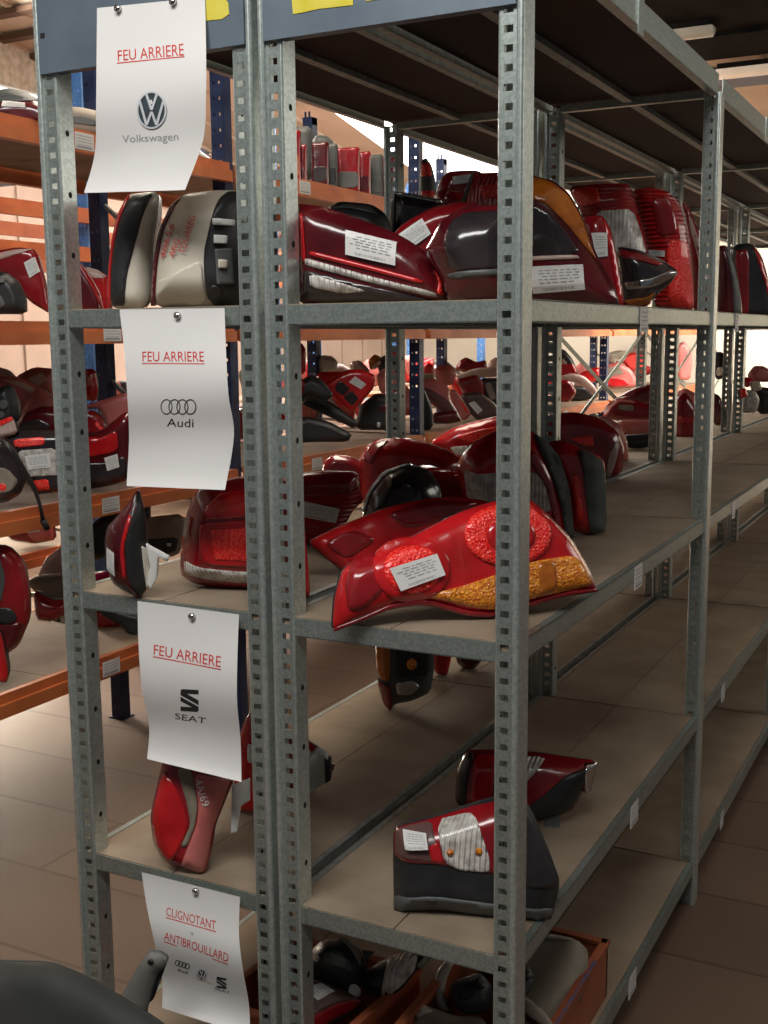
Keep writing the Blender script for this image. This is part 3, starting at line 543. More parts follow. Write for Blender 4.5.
# ------------------------------------------------------------------ paper signs held by round magnets
def lerp(a, b, t): return a+(b-a)*t
def poly_at(L, t):
    k = t*(len(L)-1); i = min(int(k), len(L)-2); f = k-i
    # catmull-rom through the edge points
    p0 = L[max(i-1, 0)]; p1 = L[i]; p2 = L[i+1]; p3 = L[min(i+2, len(L)-1)]
    return tuple(.5*((2*p1[j])+(-p0[j]+p2[j])*f+(2*p0[j]-5*p1[j]+4*p2[j]-p3[j])*f*f+(-p0[j]+3*p1[j]-3*p2[j]+p3[j])*f**3) for j in (0, 1))
def sign(label, left, right, yoff, items, magnets, group='paper shelf signs'):
    def W(u, v, o=0):
        a = poly_at(left, v); b = poly_at(right, v); y = -.0065-yoff*math.sin(v*math.pi*1.25)**2*(.4+.6*v)-.010*v*u*(1-u)
        return un(lerp(a[0], b[0], u), lerp(a[1], b[1], u), 'y', y-o)
    top = W(.5, 0); g = thing('paper_sign', label, 'sign', (top.x, top.y, W(.5, 1).z), group)
    m = MB(); nx, ny = 10, 24
    for o in (0, -.0004):
        m.add([W(i/nx, j/ny, o) for j in range(ny+1) for i in range(nx+1)], [(j*(nx+1)+i, j*(nx+1)+i+1, (j+1)*(nx+1)+i+1, (j+1)*(nx+1)+i) for j in range(ny) for i in range(nx)])
    m.build('sheet', PAPER, g, True)
    def uv(px, py):
        v = .5; u = .5
        for _ in range(12):
            a = poly_at(left, v); b = poly_at(right, v); u = (px-a[0])/(b[0]-a[0]); yy = lerp(a[1], b[1], u); v += (py-yy)/(left[-1][1]-left[0][1])
            v = max(0, min(1, v))
        return u, v
    for nm, kind, mt, arg, off in items:
        m = MB()
        def PX(x, y): u, v = uv(x, y); return W(u, v, off)
        if kind == 'text':
            s, q = arg; tv, tf = txt_mesh(s)
            def Q(s_, t_): return tuple(lerp(lerp(q[0][j], q[1][j], s_), lerp(q[3][j], q[2][j], s_), t_) for j in (0, 1))
            m.add([PX(*Q(v.x, 1-v.y)) for v in tv], tf)
        else:
            for P in arg: m.add([PX(*p) for p in P], [tuple(range(len(P)))])
        m.build(nm, mt, g)
    for x, y in magnets:
        u, v = uv(x, y); c = W(u, v, .001); m = MB(); m.tube([c, c-Vector((0, .006, 0))], .0055, 14); m.build('magnet', CHROME, g, True)
    return g
def ring(cx, cy, rx, ry, w, n=28):
    o = [(cx+rx*math.cos(2*math.pi*i/n), cy+ry*math.sin(2*math.pi*i/n)) for i in range(n)]; k = [(cx+(rx-w)*math.cos(2*math.pi*i/n), cy+(ry-w)*math.sin(2*math.pi*i/n)) for i in range(n)]
    return [[o[i], o[(i+1) % n], k[(i+1) % n], k[i]] for i in range(n)]
def stroke(a, b, w): 
    return [(a[0]-w, a[1]), (a[0]+w, a[1]), (b[0]+w, b[1]), (b[0]-w, b[1])]
def vw(cx, cy, rx, ry, w, o0=.0004):
    def p(x, y): return (cx+x*rx, cy+y*ry)
    st = []
    for pts in (((-.36, -.86), (0, .0)), ((.36, -.86), (0, .0))): st.append(stroke(p(*pts[0]), p(*pts[1]), w))
    for pts in (((-.80, -.50), (-.33, .80)), ((-.33, .80), (0, .08)), ((.33, .80), (0, .08)), ((.80, -.50), (.33, .80))): st.append(stroke(p(*pts[0]), p(*pts[1]), w))
    return [('emblem_disc', 'poly', BLKINK if rx < 8 else mat('emblem_dark', (.05, .07, .08), .4), [[(cx, cy), a_, b_] for a_, b_ in zip(circ(cx, cy, rx, ry, 24), circ(cx, cy, rx, ry, 24)[1:]+circ(cx, cy, rx, ry, 24)[:1])], o0), ('emblem_ring', 'poly', SILVER, ring(cx, cy, rx, ry, max(rx*.12, .6)), o0*4), ('emblem_letters', 'poly', SILVER, st, o0*4)]
def seat(cx, cy, w, h, sk=0):
    def p(x, y): return (cx+x*w/2, cy+y*h/2+x*w/2*sk)
    return [[p(-.85,-1), p(1,-1), p(1,-.6), p(-1,-.6), p(-1,-.85)], [p(-1,-.62), p(-.35,-.62), p(1,-.05), p(1,.38), p(-1,-.44)], [p(-1,-.30), p(1,.52), p(1,.62), p(.35,.62), p(-1,.10)], [p(-1,.6), p(1,.6), p(1,.85), p(.85,1), p(-1,1)]]
sign('white sheet with a round emblem headed FEU ARRIERE, topmost of the four hanging sheets', [(97, 8), (96.5, 60), (96, 112), (94.5, 155), (84, 193)], [(205, -3), (206, 45), (206, 95), (203, 140), (185, 190)], .02,
     [('heading', 'text', REDINK, ('FEU ARRIERE', [(117.5, 50.5), (183.5, 43.5), (184, 55.5), (118, 61)]), .0004), ('underline', 'poly', REDINK, [[(117, 62.6), (184.5, 56), (184.5, 57.1), (117, 63.8)]], .0004),
      ('maker_name', 'text', GRYINK, ('Volkswagen', [(122, 135.5), (178, 132.5), (178.5, 143), (122.5, 145)]), .0004)] + vw(151.5, 110, 15, 19, 1.25), [(119, 9), (174, 2)])
sign('white sheet with four linked rings headed FEU ARRIERE, hanging from the upper shelf', [(119.5, 309.5), (124, 350), (127.5, 400), (129, 440), (126.5, 486)], [(224.5, 308), (226, 350), (228.5, 395), (234, 435), (225, 490)], .03,
     [('heading', 'text', REDINK, ('FEU ARRIERE', [(142.3, 351.5), (203.6, 351.5), (204, 361.5), (142.5, 361.5)]), .0004), ('underline', 'poly', REDINK, [[(142, 363), (204.5, 363.3), (204.5, 364.3), (142, 364)]], .0004),
      ('maker_name', 'text', BLKINK, ('Audi', [(167, 418.5), (193.5, 418.8), (193.5, 427.5), (166.8, 426.5)]), .0004)] + [('ring', 'poly', BLKINK, ring(166.5+7.9*k, 406.8, 6, 7.7, .9), .0004+.0001*k) for k in range(4)], [(178.5, 315.5)])
sign('white sheet with a slashed S logo headed FEU ARRIERE, hanging from the middle shelf', [(137.5, 601), (138.5, 645), (142, 690), (149, 725), (147, 759)], [(239, 614.5), (237.5, 655), (237, 700), (240.5, 740), (241.5, 782)], .03,
     [('heading', 'text', REDINK, ('FEU ARRIERE', [(154, 644.5), (221, 656.5), (220.5, 667.5), (153.5, 654.5)]), .0004), ('underline', 'poly', REDINK, [[(153, 656), (221, 669), (221, 670.2), (153, 657.2)]], .0004),
      ('logo', 'poly', BLKINK, seat(189.5, 700.5, 18, 22, .06), .0004), ('maker_name', 'text', BLKINK, ('SEAT', [(175, 713), (206, 718), (205.5, 724), (175, 719)]), .0004)], [(193, 616)])
sign('white sheet headed CLIGNOTANT + ANTIBROUILLARD with three small logos, lowest of the hanging sheets', [(141.5, 872), (147, 908), (155, 945), (162, 978), (162, 1008)], [(240, 897), (239, 935), (243, 970), (249, 1005), (250, 1036)], .035,
     [('heading', 'text', REDINK, ('CLIGNOTANT', [(166.5, 907), (216, 921), (215.5, 930), (166, 915.5)]), .0004), ('underline', 'poly', REDINK, [[(166, 917), (216, 931.3), (216, 932.3), (166, 918)]], .0004),
      ('plus_sign', 'text', GRYINK, ('+', [(190, 931), (194, 932), (194, 936), (190, 935)]), .0004),
      ('heading', 'text', REDINK, ('ANTIBROUILLARD', [(164.5, 931.5), (228.5, 953.5), (228, 962.5), (164, 939.5)]), .0004), ('underline', 'poly', REDINK, [[(164, 941), (228, 964), (228, 965), (164, 942)]], .0004),
      ('maker_name', 'text', BLKINK, ('Audi', [(177.5, 968), (188.5, 971.5), (188, 974.5), (177.2, 971)]), .0004), ('maker_name', 'text', YELLOW, ('Volkswagen', [(195, 977), (212, 983), (212, 985), (195, 979)]), .0004),
      ('logo', 'poly', BLKINK, seat(221.5, 983, 10, 11, .2), .0004), ('maker_name', 'text', BLKINK, ('SEAT', [(214.5, 987), (230, 992), (230, 994.5), (214.5, 989.5)]), .0004)]
     + [('ring', 'poly', BLKINK, ring(177.5+3.2*k, 963+1.1*k, 2.6, 3, .8, 14), .0004) for k in range(4)] + vw(201.5, 974.5, 5, 5.3, .6), [(196.5, 890.5)])
# ------------------------------------------------------------------ crates and what is in them
CRATE = mat('orange_crate', (.26, .06, .025), .55, 0, (.36, .10, .04), 8)
CRATEB = mat('faded_blue_print', (.06, .09, .22), .6, 0, (.22, .08, .06), 40, 'noise')
def crate(label, x0, x1, y0, y1, z0, z1, sk=0):
    g = thing('crate', label, 'crate', ((x0+x1)/2, (y0+y1)/2, z0))
    def S_(p): return (p[0]+sk*(p[1]-y0), p[1], p[2])
    def bx(m, a, b):
        n = len(m.v); m.box(a, b); m.v[n:] = [S_(v) for v in m.v[n:]]
    t = .008
    m = MB(); bx(m, (x0+.01, y0+.01, z0), (x1-.01, y1-.01, z0+.006)); m.build('base', CRATE, g)
    for a, b in (((x0, y0, z0), (x0+t, y1, z1)), ((x1-t, y0, z0), (x1, y1, z1)), ((x0, y0, z0), (x1, y0+t, z1)), ((x0, y1-t, z0), (x1, y1, z1))):
        m = MB(); bx(m, a, b)
        nx = int(max(b[0]-a[0], b[1]-a[1])/.06)
        m.build('side', CRATE, g)
    m = MB(); e = .012
    bx(m, (x0-.004, y0-.004, z1-.004), (x0+e, y1+.004, z1+.004)); bx(m, (x1-e, y0-.004, z1-.004), (x1+.004, y1+.004, z1+.004)); bx(m, (x0, y0-.004, z1-.004), (x1, y0+e, z1+.004)); bx(m, (x0, y1-e, z1-.004), (x1, y1+.004, z1+.004))
    m.build('rim', CRATE, g); return g
cr = crate('orange plastic crate with faded blue print on its rim, on the bottom shelf, aisle side', .150, .398, .10, .58, ZD+.001, .165)
m = MB(); m.box((.3955, .20, .1692), (.4015, .50, .1698)); m.build('blue_print', CRATEB, cr)
crate('orange plastic crate with black lamp parts, on the bottom shelf behind the middle posts', -.20, .075, .07, .335, ZD+.001, .155, .10)
D = dict(z=ZD+.0075, clamp=True)
lamp('big dusty tan headlamp lying in the aisle-side crate', ('z', .150, (545, 985)), [(500,960),(520,935),(551,935),(578,940),(588,950),(588,970),(580,998),(567,1022),(556,1045),(500,1045)], TAN, [('sticker_patch', mat('label_tan', (.30, .27, .21), .7), [(541,941),(573,942),(573,952),(541,950)])], H=.03, D=.05, yaw=10, tilt=70, name='headlamp', cat='headlamp', **D)
lamp('fluted grey end of a lamp poking past the right front post, over the crate', ('z', .185, (530, 985)), [(520,968),(528,966),(534,975),(533,985),(524,996),(518,998)], GREYP, [('flute', BLACKP, [(521,976),(530,970),(531,972),(522,979)], .004, 0), ('flute', BLACKP, [(521,983),(533,976),(533,978),(522,986)], .004, 0)], H=.01, D=.03, tilt=50, name='lamp_end', cat='lamp part', **D)
lamp('tan curved lamp rim in the aisle-side crate, at the foot of the right front post', ('z', .19, (530, 1010)), [(514,992),(528,998),(545,1012),(556,1028),(550,1030),(530,1015),(514,1004)], TAN, H=.01, D=.03, tilt=60, name='curved_trim', cat='lamp part', **D)
lamp('black fog lamp with chalk numbers in the crate behind the middle posts', ('z', .19, (345, 970)), [(306,968),(312,950),(322,940),(345,938),(360,948),(366,965),(360,985),(345,993),(325,986),(312,978)], BLACKP, [('grey_clip', GREYP, [(332,958),(352,965),(355,975),(336,970)], .006, 0), ('brown_band', TAN, [(338,936),(350,940),(362,956),(361,968),(354,955)], .004, 0), ('white_socket', WHITEP, circ(355, 992, 6, 6, 10), .012, 0), ('grey_tab', GREYP, [(362,950),(375,952),(366,962)], .003, 0)],
     text=[('40', [(318,947),(326,953),(324,958),(316,952)], STICK), ('60', [(314,956),(322,962),(320,967),(312,961)], STICK)], H=.03, D=.06, yaw=20, tilt=45, name='fog_lamp', cat='fog lamp', **D)
lamp('fog lamp with a white ribbed lens beside the crate rim', ('z', .17, (395, 985)), [(360,976),(375,965),(392,955),(404,951),(418,954),(416,968),(405,985),(392,996),(380,998),(366,996)], BLACKP, [('lens', CLEAR, [(393,956),(405,952),(418,955),(415,970),(402,986),(389,996),(386,990),(391,972)]), ('lens_rim', CREAM, [(390,958),(394,956),(391,975),(386,993),(382,996),(386,975)], .006, 0)], H=.02, D=.05, yaw=20, tilt=35, name='fog_lamp', cat='fog lamp', **D)
lamp('brown dusty lamp with a sticker, left in the crate behind the middle posts', ('z', .155, (330, 1010)), [(292,985),(303,975),(325,982),(345,990),(362,1000),(352,1010),(330,1020),(320,1030),(292,1035)], MRED, [('dusty_skin', mat('brown_dust', (.075, .035, .025), .6, 0, (.11, .055, .04), 10), [(294,986),(303,977),(325,984),(345,992),(360,1000),(340,1006),(318,1016),(305,1030),(294,1030)])], stk=[[(305,994),(322,986),(336,995),(319,1005)]], H=.02, D=.04, tilt=50, **D)
lamp('curved cream lamp bezel standing in the gap between the two crates', ('z', .16, (440, 985)), [(446,961),(454,963),(448,975),(444,990),(446,1004),(450,1012),(440,1010),(434,998),(434,982),(438,970)], CREAM, H=.006, D=.01, tilt=25, name='curved_trim', cat='lamp part', **D)
lamp('tangle-shaped dark bulb carrier beside the cream bezel', ('z', .15, (460, 1000)), [(450,985),(462,978),(480,972),(492,985),(492,1010),(470,1014),(455,1008)], GREYP, [('socket', BLACKP, circ(466, 995, 8, 7, 8), .01, 0), ('socket', BLACKP, circ(480, 985, 6, 6, 8), .012, 0)], H=.02, D=.04, tilt=40, name='bulb_carrier', cat='lamp part', **D)
lamp('dusty pale lamp back at the bottom edge between crates', ('z', .14, (430, 1018)), [(405,1016),(420,1004),(440,1010),(455,1016),(480,1016),(492,1030),(480,1045),(405,1045)], TAN, [('block', CREAM, [(412,1012),(424,1006),(432,1014),(418,1022)], .006, 0)], H=.02, D=.04, tilt=50, name='dusty_lamp', cat='lamp part', **D)
# ------------------------------------------------------------------ bottom left foreground
DSH = mat('dark_dusty_sheet', (.028, .030, .028), .7, 0, (.045, .045, .04), 5)
lamp('dark grey dusty body panel leaning at the bottom left, in front of the racks', ('y', -.22, (60, 990)), [(-60,958),(0,962),(48,963),(78,975),(108,992),(150,1018),(180,1040),(230,1400),(-60,1400)], DSH, H=.02, D=.02, yaw=10, tilt=20, z=FZ, clamp=True, name='body_panel', cat='car panel', hn='inner_skin', ln='outer_skin', hous=DSH)
lamp('grey curved plastic strip with a hooked hole at its tip, touching the lowest sheet', ('y', -.10, (150, 990)), [(140,962),(148,953),(158,954),(167,960),(163,969),(156,975),(151,990),(144,1018),(135,1200),(100,1200),(112,1018),(120,998),(131,978)], mat('grey_strip', (.16, .155, .14), .6, 0, (.21, .20, .18), 8), [('hole', BLACKP, circ(152, 960, 3, 2.5, 8), .001, 0)], H=.006, D=.006, yaw=15, z=FZ, name='plastic_strip', cat='plastic strip', hn='back', ln='face', hous=GREYP)
# ------------------------------------------------------------------ lamps on the orange racks
def q(label, x, cpx, out, lens, secs=(), stk=(), z=None, **k):
    k.setdefault('sm', 1)
    k.setdefault('D', .05); k.setdefault('H', .022); k.setdefault('yaw', 30)
    return lamp(label, ('x', x, cpx), out, lens, secs, stk, z=z, **k)
M_ = OL[1]+.0; W1 = 'first orange rack bay'
q('dark framed tail lamp with red strip and clear panel, mid orange shelf', -1.29, (35, 492), [(3,436),(15,431),(60,431),(86,430),(86,486),(60,492),(34,495),(22,470),(12,450)], SMOKE, [('red_strip', BRED, [(15,439),(46,436),(47,444),(18,447)]), ('clear_lens', CLEAR, [(17,450),(60,447),(64,474),(28,476)]), ('red_lens', BRED, [(33,480),(50,478),(52,489),(37,491)])], [[(27,455),(52,452),(54,466),(31,469)]], z=M_)
q('small smoked lamp with a red dot at the left edge, mid orange shelf', -1.285, (5, 502), [(-14,436),(4,442),(14,460),(25,480),(20,494),(5,503),(-14,503)], SMOKE, [('grey_window', TAN, [(-8,465),(10,468),(20,480),(14,490),(-8,494)]), ('red_dot', BRED, circ(5, 486, 4, 4, 8))], z=M_)
m = MB(); P = [un(x, y, 'x', xx) for x, y, xx in ((2, 440, -1.26), (12, 452, -1.24), (22, 468, -1.235), (34, 487, -1.22), (40, 505, -1.22), (43, 520, -1.22))]
m.tube(P, [.006, .010, .009, .006, .005, .006], 8); m.tube([P[-1], un(47, 529, 'x', -1.22)], .009, 8); g = m.build('cable', BLACKP, None, True, origin=P[0]); tag(g, 'black cable with a plug hanging over the orange shelf edge at the left', 'cable')
q('dark red lamp with square sticker between the left post and the ring sheet', -1.30, (105, 486), [(80,433),(100,432),(127,410),(134,420),(134,478),(110,486),(84,490)], DRED, [('smoked_lens', SMOKE, [(86,462),(104,462),(127,455),(130,474),(108,483),(86,486)]), ('red_lens', RED, [(86,437),(104,437),(118,430),(120,450),(88,457)])], [[(106,457),(119,453),(121,466),(109,470)]], z=M_)
q('box-shaped dusty wine lamp lying on top, beside the ring sheet', -1.38, (107, 435), [(80,406),(100,401),(127,392),(132,395),(132,415),(110,434),(104,418),(98,408),(82,410)], PINK, z=M_, H=.015)
q('half-dome lamp with white and orange streaks under the box-shaped lamp', -1.36, (95, 436), [(78,414),(92,410),(103,418),(108,434),(95,438),(78,437)], MRED, [('white_streak', CLEAR, [(82,414),(91,414),(86,420),(81,420)]), ('orange_streak', BRED, [(98,420),(105,430),(101,430),(96,424)])], z=M_, H=.015)
q('low dark dome lamp crossing behind the left post', -1.40, (35, 432), [(13,430),(24,413),(42,406),(60,408),(80,412),(80,434),(20,434)], DRED, [('smoked_lens', SMOKE, [(18,424),(40,418),(52,424),(50,430),(20,430)])], z=M_, H=.02)
q('pinkish folded lamp in the middle of the left heap', -1.50, (40, 410), [(20,415),(28,398),(38,386),(50,396),(57,408),(58,432),(24,432)], PINK, z=M_, H=.02)
q('long dusty rose lamp sloping down in the left heap', -1.56, (30, 400), [(-6,376),(18,377),(38,386),(54,398),(54,408),(30,420),(8,410),(-6,402)], PINK, [('pale_streak', PALE, [(2,379),(22,381),(44,393),(50,402),(42,397),(20,386)])], z=M_, H=.02)
q('black lamp back with round sockets at the left end of the heap', -1.34, (8, 418), [(-10,390),(10,384),(18,402),(20,418),(6,432),(-10,432)], BLACKP, [('socket', GREYP, circ(6, 404, 5, 5, 8), .006, 0), ('socket', GREYP, circ(2, 414, 5, 4, 8), .006, 0)], z=M_)
q('red and white wedge lamp low at the left edge, above the dark framed lamp', -1.32, (10, 433), [(-10,426),(12,416),(18,434),(-10,440)], PALE, [('red_strip', BRED, [(-8,424),(11,416),(14,420),(-8,430)])], z=M_, H=.01)
q('large bright dusty rose lamp at the back of the left heap', -1.68, (40, 390), [(16,376),(34,367),(54,369),(60,385),(58,400),(40,394),(20,384)], PINK, [('painted_glare', PALE, [(30,378),(44,372),(50,380),(38,386)])], z=M_, H=.03)  # glare painted as a paler piece of the lens
q('pale dusty lamp at the far left back of the heap', -1.74, (0, 385), [(-10,365),(8,370),(16,378),(6,392),(-10,392)], PALE, z=M_)
q('bright pink-red lamp just right of the left post, back of heap', -1.72, (90, 388), [(76,369),(95,369),(98,388),(96,402),(78,398)], RED, [('facet', PINK, [(80,370),(88,370),(92,384),(84,390)])], z=M_)
N_ = OL[2]
q('wine red lamp with square sticker and pale top edge, upper orange shelf left', -1.30, (48, 308), [(-10,252),(18,247),(36,250),(46,285),(50,314),(30,302),(8,278),(-10,266)], MRED, [('pale_edge', PALE, [(-8,255),(18,249),(34,249),(20,254),(-6,262)])], [[(25.5,263),(36,257),(41,271.5),(31,278.5)]], z=N_, H=.012)
q('black lamp back on the upper orange shelf at the left edge', -1.285, (10, 312), [(-10,272),(6,272),(18,282),(25,298),(26,314),(-10,314)], BLACKP, [('grey_foot', GREYP, [(-8,290),(4,296),(8,306),(-8,312)]), ('socket', GREYP, circ(4, 280, 4, 4, 8), .006, 0)], z=N_)
q('leaning dark wedge lamp right of the left post, upper orange shelf', -1.30, (90, 312), [(70,254),(76,258),(92,280),(100,296),(103,314),(70,314)], DRED, [('red_edge', MRED, [(73,256),(77,258),(93,281),(101,297),(103,310),(99,302),(90,284)])], z=N_, H=.012)
q('flat red lamp with a pale sunlit top behind the leaning wedge', -1.42, (100, 290), [(82,266),(98,270),(109,277),(110,314),(86,314)], RED, [('painted_sunlit_top', PALE, [(84,266),(98,270),(108,277),(94,279)])], z=N_, H=.012)  # pale top piece paints sunlight onto the red lens
q('long dusty grey lamp with a white label, top orange shelf at the far left', -1.30, (20, 110), [(-10,102),(12,98),(36,100),(62,112),(62,135),(-10,128)], DRED, [('grey_top', GREYP, [(-8,97),(14,95),(36,101),(20,102),(-8,103)])], [[(4,101.5),(27,104),(28,109.5),(4,108)]], z=OL[3])
q('grey rounded lamp behind the white-labelled one on the top orange shelf', -1.45, (20, 100), [(-10,92),(8,88),(26,92),(40,100),(40,128),(-10,125)], GREYP, z=OL[3])
q('dusty grey-brown lamp right of the left post on the top orange shelf', -1.30, (80, 120), [(60,106),(80,107),(98,111),(104,118),(104,142),(60,132)], TAN, [('dark_band', GREYP, [(70,118),(85,118),(98,122),(98,128),(70,124)])], z=OL[3])
row = [((287,300),(131,182),MRED,AMBERD,'red over orange'),((300,306),(145,184),MRED,DRED,'narrow wine'),((312,328),(143,186),DRED,SMOKE,'dark red over smoked'),((328,337),(144,188),GREYP,BLACKP,'thin grey'),((337,359),(148,192),MRED,GREYP,'wide red over grey'),((359,370),(152,195),MRED,DRED,'red over dark'),((370,382),(155,197),GREYP,GREYP,'plain grey-brown'),((382,394),(156,199),DRED,SMOKE,'last dark red')]
for i, ((a, b), (t0, t1), m1, m2, nm) in enumerate(row):
    q('upright %s tail lamp in the row on the top orange shelf' % nm, -1.30, ((a+b)/2, t1-4), [(a-.6, t0+2), (a+.6, t0), (b-1, t0-1), (b+.8, t0+1), (b+.6, t1+2), (a-.4, t1+1)], m1, [('lower_lens', m2, [(a+1, t0+24), (b-1, t0+24), (b-1.5, t1-4), (a+1, t1-4)])], z=OL[3], H=.006, D=.08, yaw=35, sm=0, group='upright tail lamps on the top orange shelf')
q('rounded grey lamp peeking over the upright row, left part', -1.55, (322, 150), [(310,145),(316,135),(326,135),(334,142),(336,160),(336,185),(310,185)], GREYP, z=OL[3])
q('black square lamp back behind the red over orange lamp', -1.42, (300, 150), [(286,127),(312,126),(313,150),(313,180),(286,178)], GREYP, z=OL[3])
L_0 = OL[0]
q('stack-like wine red lamp standing at the left edge, low orange shelf', -1.30, (10, 652), [(-12,545),(8,546),(24,562),(29,590),(30,618),(18,646),(4,656),(-12,652)], MRED, [('grey_frame', GREYP, [(-10,555),(2,556),(8,575),(4,600),(-10,604)], .004), ('black_bar', BLACKP, [(-10,605),(14,606),(20,616),(14,622),(-10,620)], .006), ('dark_lens', DRED, [(0,624),(26,620),(18,643),(6,652)])], z=L_0)
q('pointed red lamp tip at the left edge below the wine red one', -1.285, (5, 682), [(-12,620),(2,634),(9,683),(-12,680)], RED, z=L_0, H=.01)
q('grey trapezoid lamp lying behind the left post, low orange shelf', -1.62, (55, 605), [(26,582),(36,576),(62,574),(92,578),(92,600),(60,604),(40,598)], TAN, z=L_0)
q('wine red lamp under the grey trapezoid one', -1.50, (45, 622), [(33,590),(52,600),(70,600),(70,612),(52,622),(36,620)], MRED, z=L_0)
q('black lamp back with a white peg behind the left post', -1.55, (60, 618), [(46,602),(72,600),(96,606),(96,618),(66,624),(48,620)], BLACKP, [('white_peg', WHITEP, [(62,614),(66,614),(66,622),(62,622)], .004, 0)], z=L_0)
q('flat bright red lamp beneath the black curved one', -1.50, (105, 628), [(90,610),(108,612),(124,626),(110,629),(92,630)], RED, z=L_0, H=.01)
q('long black curved lamp back half behind the seat sheet', -1.36, (130, 645), [(92,602),(112,607),(130,612),(150,618),(150,640),(137,646),(122,626),(100,614)], BLACKP, z=L_0, H=.012)
q('magenta lit lamp visible between the left post and the edge-on lamp', -1.74, (100, 590), [(84,574),(108,571),(116,580),(116,594),(86,594)], mat('lens_magenta', (.45, .005, .07), c2=(.75, .01, .15), scale=30, **L_), z=L_0)
q('pale grey translucent lamp leaning behind the left post', -1.70, (50, 585), [(34,586),(44,560),(60,547),(76,548),(76,580),(56,590)], PALE, z=L_0)
q('rose lamp with a fluted window and sticker below the mid orange beam', -2.50, (35, 543), [(4,533),(22,526),(54,519),(56,540),(35,544),(12,541)], MRED, [('fluted_window', PINK, [(28,533),(42,524),(53,521),(54,540),(36,541)])], [[(27,524.5),(40,522.5),(41.5,530.5),(28.5,532)]], z=.5)
q('flat black tray lamp behind the edge-on lamp, low orange shelf', -1.60, (110, 560), [(86,528),(105,514),(150,503),(150,520),(120,545),(100,560),(86,560)], BLACKP, z=L_0)
q('dusty tan lamp back behind the bulb carrier', -1.62, (165, 560), [(142,518),(184,514),(184,540),(178,556),(144,560)], TAN, [('dark_base', BLACKP, [(145,538),(180,536),(176,552),(146,556)]), ('white_peg', WHITEP, [(168,542),(172,542),(172,545),(168,545)], .004, 0)], z=L_0)
# window between the upper and middle shelves, second bay of the orange rack
q('bright red lamp with two dark square windows, tilted in the heap', -1.34, (355, 412), [(323,384),(346,370),(362,369),(376,376),(374,388),(362,402),(352,413),(340,406),(330,396)], RED, [('dark_window', SMOKE, [(334,388),(340,380),(350,388),(343,396)]), ('dark_window', SMOKE, [(343,397),(351,390),(359,398),(352,406)])], [[(349,382),(355,376),(366,384),(361,389)]], z=M_, H=.015)
q('long black lamp back lying diagonal below the two-window lamp', -1.30, (350, 428), [(301,404),(307,394),(320,396),(338,407),(358,422),(354,429),(336,420),(314,410)], BLACKP, [('pale_edge', GREYP, [(303,403),(308,396),(320,398),(356,422),(354,424),(318,402),(310,400)])], z=M_, H=.012)
q('lowest black lamp back in the heap right of the middle posts', -1.28, (330, 440), [(286,428),(304,416),(330,422),(352,434),(348,442),(316,442),(286,444)], BLACKP, [('grey_edge', GREYP, [(306,418),(330,424),(350,435),(347,437),(328,428),(306,423)])], z=M_, H=.015)
q('black pointed lamp housing against the navy upright, in the heap', -1.36, (315, 400), [(296,384),(310,375),(322,380),(334,395),(326,402),(306,396),(298,408)], BLACKP, z=M_)
q('wine red lamp squeezed left in the heap beside the right middle post', -1.42, (295, 425), [(284,388),(300,376),(306,384),(300,405),(304,424),(286,436)], MRED, z=M_)
q('dusty round red lamp at the right of the heap, before the silver post', -1.40, (388, 394), [(376,376),(384,368),(394,370),(400,378),(400,390),(388,396),(380,392)], PINK, z=M_, H=.03)
q('black lamp mass below the dusty round red lamp', -1.36, (375, 432), [(354,430),(360,406),(376,393),(394,396),(404,404),(404,430)], BLACKP, [('white_tip', WHITEP, [(377,422),(380,422),(380,427),(377,427)], .004, 0), ('red_streak', DRED, [(378,406),(398,402),(398,408),(382,412)])], z=M_)
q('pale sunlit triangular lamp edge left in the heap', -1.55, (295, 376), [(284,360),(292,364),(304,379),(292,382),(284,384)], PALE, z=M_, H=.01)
q('bright red fluted lamp standing at the back left of the heap', -1.72, (300, 372), [(286,346),(294,342),(297,346),(302,343),(306,350),(306,374),(286,376)], RED, z=M_)
q('flat bright red lamp behind the two-window lamp', -1.60, (325, 382), [(316,372),(345,371),(345,380),(330,392),(318,392)], RED, z=M_)
q('cream rounded lamp at the back beside the blue upright', -1.78, (328, 365), [(318,362),(322,355),(332,356),(338,362),(336,372),(320,374)], CREAM, z=M_)
q('pale pink long lamp right of the blue upright', -1.74, (362, 368), [(350,362),(360,360),(370,370),(368,376),(350,376)], PALE, z=M_)
q('small amber lamp on top of the heap, near the silver post', -1.70, (375, 362), [(368,360),(375,354),(382,358),(378,368),(370,370)], AMBERD, z=M_)
q('black lamp back with a pale rim near the top of the heap', -1.60, (388, 370), [(376,362),(386,354),(400,358),(402,374),(380,374)], BLACKP, [('pink_edge', PALE, [(372,366),(380,360),(381,363),(374,370)], .002, 0)], z=M_)
q('tiny red lamp tip on top of the heap by the silver post', -1.74, (392, 356), [(387,352),(391,346),(397,348),(397,360),(389,360)], RED, z=M_)
